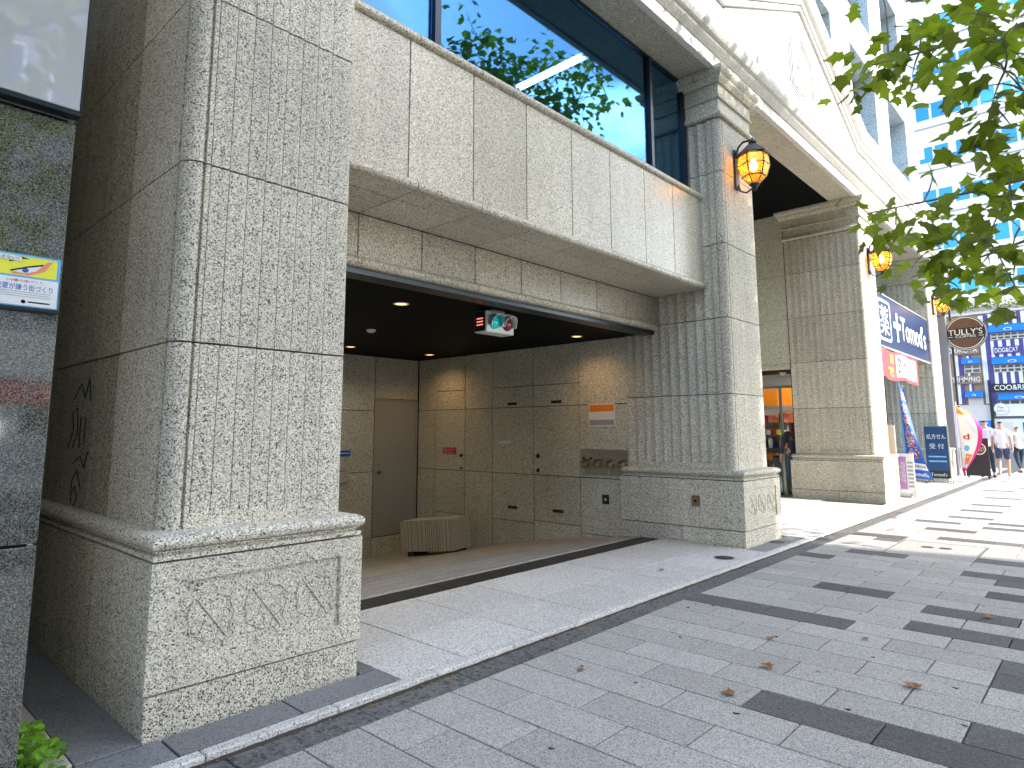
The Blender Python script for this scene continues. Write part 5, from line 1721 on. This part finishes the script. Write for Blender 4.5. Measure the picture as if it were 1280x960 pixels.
wb = thing('white_office_block', 'tall white tiled office block with rows of blue windows behind the striped shop', 'building', (-6, 68, 0))
WY = 66.0
part('wall', MB().box(-19, WY, 0, 12, WY + 12, 48), 'white_stone', wb)
part('parapet_band', MB().box(-19.1, WY - .3, 11.6, 12.1, WY - .001, 12.9), 'white_stone', wb)
part('roof', MB().box(-19.2, WY - .2, 48.001, 12.2, WY + 12.2, 48.6), 'white_stone', wb)
wpane = MB().box(.07, -.05, .07, 1.07, -.041, 1.5).mesh('pane')
wcurt = MB().box(.07, -.0545, .5, .45, -.0505, 1.5).mesh('curtain')
wfrm = MB().box(0, -.04, 0, 1.14, -.001, 1.57).mesh('window')
for r_ in range(9):
    zb = 29.1 - 4.02 * (r_ - 2) if True else 0
    part('sill_line', MB().box(-10.9, WY - .10, zb - .75, 9, WY - .001, zb - .66), 'greytext', wb)
    if zb < 12.6:
        continue
    for c in range(15):
        x = -10.75 + c * 1.2
        wn_ = link('window', wfrm, 'white_stone', wb, loc=(x, WY, zb))
        link('pane', wpane, 'bluepane', wn_, loc=(x, WY, zb))
        if random.random() < .45:
            link('curtain', wcurt, 'curtain', wn_, loc=(x + random.choice((0, .55)), WY, zb))

# across the road, outside the frame: building added to shade the foreground, seen only in reflections
ob = thing('opposite_shade_block', 'long grey unseen building across the road, added to shade the foreground', 'building', (24, -13, 0))
part('wall', MB().box(19.2, -45, 0, 34, 13.4, 22.7), 'oppwall', ob)
of_ = MB().box(-.04, 0, 0, 0, 2.3, 1.9).mesh('window')
op_ = MB().box(-.05, .08, .08, -.041, 2.22, 1.82).mesh('pane')
for f_ in range(5):
    for c in range(19):
        y = -43.5 + c * 3.0
        wn_ = link('window', of_, 'white', ob, loc=(19.199, y, 1.2 + f_ * 3.7))
        link('pane', op_, 'greypane', wn_, loc=(19.199, y, 1.2 + f_ * 3.7))

for (nm, y0, y1, z0, z1, mt) in (('shop_fascia', -6, 9, 3.1, 4.6, 'cream'), ('red_fascia', 1.5, 5.2, 2.35, 3.0, 'red'), ('orange_fascia', 5.21, 6.4, 2.35, 3.0, 'orange'), ('lit_shop_window', 2.2, 4.0, 1.3, 1.75, 'tube')):
    fa_ = part(nm, MB().box(19.0, y0, z0, 19.15, y1, z1), mt, ob)
lettering('ラーメン生ハム', 'white', ob, (18.995, 3.4, 2.68), -UY, UZ, fit=(3.0, .42), extrude=.01)

# ================================================================ STREET TREES
LEAFV = [leaf_shape(5, 1.0, .14) for _ in range(4)]
def tree(base, label, crown_c, crown_r, n_clusters, lo, clusters=(), keep=None, seed=3):
    random.seed(seed)
    t = thing('plane_tree', label, 'tree', base, group='plane trees along the kerb')
    bx_, by_, bz_ = base
    top = Vector((bx_ - .1, by_ + .2, crown_c[2] + crown_r[2] * .6))
    tr = MB().tube([(bx_, by_, bz_ - .05), (bx_, by_, .25), (bx_ - .02, by_ + .02, 1.8), (bx_ - .05, by_ + .05, 3.2), (bx_ - .1, by_ + .15, 5.0), top], [.20, .16, .14, .125, .09, .02], 12)
    part('trunk', tr, 'bark', t)
    cl = [(Vector(c), True) for c in clusters]
    tries = 0
    while len(cl) < n_clusters + len(clusters) and tries < 20000:
        tries += 1
        d = Vector((random.gauss(0, 1), random.gauss(0, 1), random.gauss(0, 1))).normalized() * (random.random() ** .45)
        p = Vector((crown_c[0] + d.x * crown_r[0], crown_c[1] + d.y * crown_r[1], crown_c[2] + d.z * crown_r[2]))
        if p.z < lo or (keep and not keep(p)):
            continue
        cl.append((p, False))
    # limbs
    limbs = []
    n_l = 11
    for k in range(n_l):
        a = 2 * math.pi * k / n_l * 2.4
        z0 = 2.7 + (crown_c[2] + crown_r[2] * .3 - 2.7) * k / n_l
        s = Vector((bx_ - .06, by_ + .06, z0))
        e = Vector((crown_c[0] + crown_r[0] * .72 * math.cos(a), crown_c[1] + crown_r[1] * .72 * math.sin(a), z0 + 1.3 + .5 * random.random()))
        if keep and not keep(e):
            e = s.lerp(e, .45)
        m_ = s.lerp(e, .5) + Vector((random.uniform(-.15, .15), random.uniform(-.15, .15), .25))
        limbs.append([s, m_, e])
    if clusters:
        limbs += [[Vector((bx_ - .05, by_, 3.0)), Vector((.25, 8.1, 3.95)), Vector((-.75, 7.65, 3.75)), Vector((-1.72, 7.55, 3.72))],
                  [Vector((bx_ - .05, by_, 3.9)), Vector((.3, 7.6, 4.7)), Vector((-.6, 6.9, 4.95)), Vector((-1.5, 7.0, 5.08))],
                  [Vector((bx_ - .05, by_, 2.75)), Vector((.35, 8.0, 3.2)), Vector((-.4, 7.7, 3.2)), Vector((-1.1, 7.95, 3.08))],
                  [Vector((bx_ - .05, by_, 3.4)), Vector((.35, 7.3, 4.0)), Vector((-.3, 6.6, 4.2))]]
    pts = [(q, i) for i, l in enumerate(limbs) for q in l[1:]]
    for l in limbs:
        pass
    twigs = [MB() for _ in limbs]
    for i, l in enumerate(limbs):
        r0 = .05 if i < n_l else .032
        twigs[i].tube(l, [r0 * (1 - .8 * k / (len(l) - 1)) for k in range(len(l))], 7)
    leaves = []
    nodes = []
    for i, l in enumerate(limbs):
        for k in range(len(l) - 1):
            for u in (.25, .5, .75, 1.0):
                if k or u > .4:
                    nodes.append((l[k].lerp(l[k + 1], u), i))
    nn = len(nodes)
    for p, near in sorted(cl, key=lambda c: min((c[0] - q[0]).length for q in nodes[:nn])):
        best, bi = min(nodes, key=lambda q: (q[0] - p).length)
        bd = (best - p).length
        side = Vector((random.gauss(0, 1), random.gauss(0, 1), random.gauss(.5, .6))) * (.09 * bd)
        mid = best.lerp(p, .5) + side
        twigs[bi].tube([best, best.lerp(mid, .5) + side * .25, mid, mid.lerp(p, .5) + side * .2, p], [.010, .009, .007, .005, .003], 5)
        nodes.append((p, bi))
        n_ = random.randint(7, 10) if near else random.randint(13, 20)
        rr = .25 if near else .36
        for k in range(n_):
            o_ = Vector((random.gauss(0, rr * .6), random.gauss(0, rr * .6), random.gauss(-.03, rr * .42)))
            s = random.uniform(.13, .215) if near else random.uniform(.11, .18)
            yaw_ = math.atan2(o_.y, o_.x) - math.pi / 2 + random.gauss(0, .7)
            m3 = Matrix.Rotation(yaw_, 3, 'Z') @ Matrix.Rotation(random.gauss(-.55, .45), 3, 'X') @ Matrix.Rotation(random.gauss(0, .45), 3, 'Y')
            leaves.append((p + o_, s, m3, near))
    for mb in twigs:
        part('limb', mb, 'bark', t)
    near = [l for l in leaves if l[3]]
    far = [l for l in leaves if not l[3]]
    random.shuffle(near)
    lm = []
    for vs, fs in LEAFV:
        me = MB().add(vs, fs).mesh('leaf', smooth=False)
        lm.append(me)
    for k, (p, s, m3, _) in enumerate(near[:300]):
        o = link('leaf', lm[k % 4], 'leaf', t, loc=p)
        o.rotation_euler = m3.to_euler()
        o.scale = (s, s, s)
    mb = MB()
    for k, (p, s, m3, _) in enumerate(near[300:] + far):
        vs, fs = LEAFV[k % 4]
        mb.add([p + m3 @ (Vector(v) * s) for v in vs], fs)
    o = link('foliage', mb.mesh('foliage', smooth=False), 'leaf', t)
    o['kind'] = 'stuff'
    part('tree_grate', MB().box(bx_ - .55, by_ - .55, .0005, bx_ + .55, by_ + .55, .012), 'iron', t)
    return t
NEAR = [(-1.5, 6.96, 5.04), (-1.63, 7.16, 5.05), (-1.37, 7.25, 5.21), (-1.23, 6.94, 5.18), (-1.05, 7.02, 5.1), (-1.15, 7.11, 4.88), (-0.8, 6.6, 4.87), (-0.92, 7.14, 4.89), (-0.62, 6.1, 4.77), (-0.49, 6.23, 4.56), (-0.39, 6.36, 4.3), (-0.26, 5.78, 4.37), (-0.5, 6.44, 4.09), (-0.39, 6.54, 3.88), (-0.42, 7.1, 3.79), (-0.6, 6.83, 4.43), (-0.79, 6.93, 5.31), (-0.98, 6.91, 5.31), (-1.54, 7.24, 4.94), (-0.58, 7.59, 3.87), (-1.21, 7.92, 4.24), (-0.82, 7.6, 3.77), (-0.7, 7.64, 3.67), (-1.06, 7.6, 3.67), (-1.64, 7.52, 3.59), (-1.78, 7.56, 3.7), (-1.57, 7.95, 3.61), (-1.38, 8.18, 3.67), (-1.06, 7.68, 3.35), (-0.84, 7.21, 3.28), (-0.59, 7.21, 3.37), (-0.7, 7.26, 3.14), (-0.5, 6.82, 2.9), (-0.43, 6.78, 3.09), (-0.95, 7.74, 3.18), (-0.82, 7.79, 3.04), (-1.06, 7.96, 3.07), (-1.16, 7.97, 2.96), (-0.89, 7.8, 2.93), (-1.05, 8.0, 2.85), (-0.58, 7.35, 2.8), (-0.53, 7.38, 2.65), (-0.42, 6.16, 4.7), (-0.3, 6.24, 4.08), (-0.61, 6.47, 4.5), (-0.49, 7.28, 3.52), (-1.31, 8.07, 3.32), (-1.51, 8.27, 3.21), (-0.54, 6.7, 3.98), (-0.36, 6.1, 4.38), (-0.6, 6.36, 4.71)]
def keepA(p):
    if p.x < -2.3:
        return False
    if p.x > -.05 * p.y + .28:
        return True
    return p.z > 1.4 + .62 * p.y and p.x > -.24 * p.y
tree((1.25, 8.3, 0.0), 'leafy plane tree at the kerb with branches hanging in at the top right', (.9, 9.3, 6.5), (3.1, 3.4, 3.2), 330, 3.0, NEAR, keepA, 5)
def keepB(p):
    return not (p.x < -.0 * p.y + .3 and p.y > .4 and p.z < 1.4 + .9 * p.y) and p.x > -2.6
tree((1.35, -.4, 0.0), 'leafy plane tree at the kerb behind the camera', (1.3, .7, 5.7), (2.5, 3.0, 2.8), 170, 3.0, (), keepB, 9)
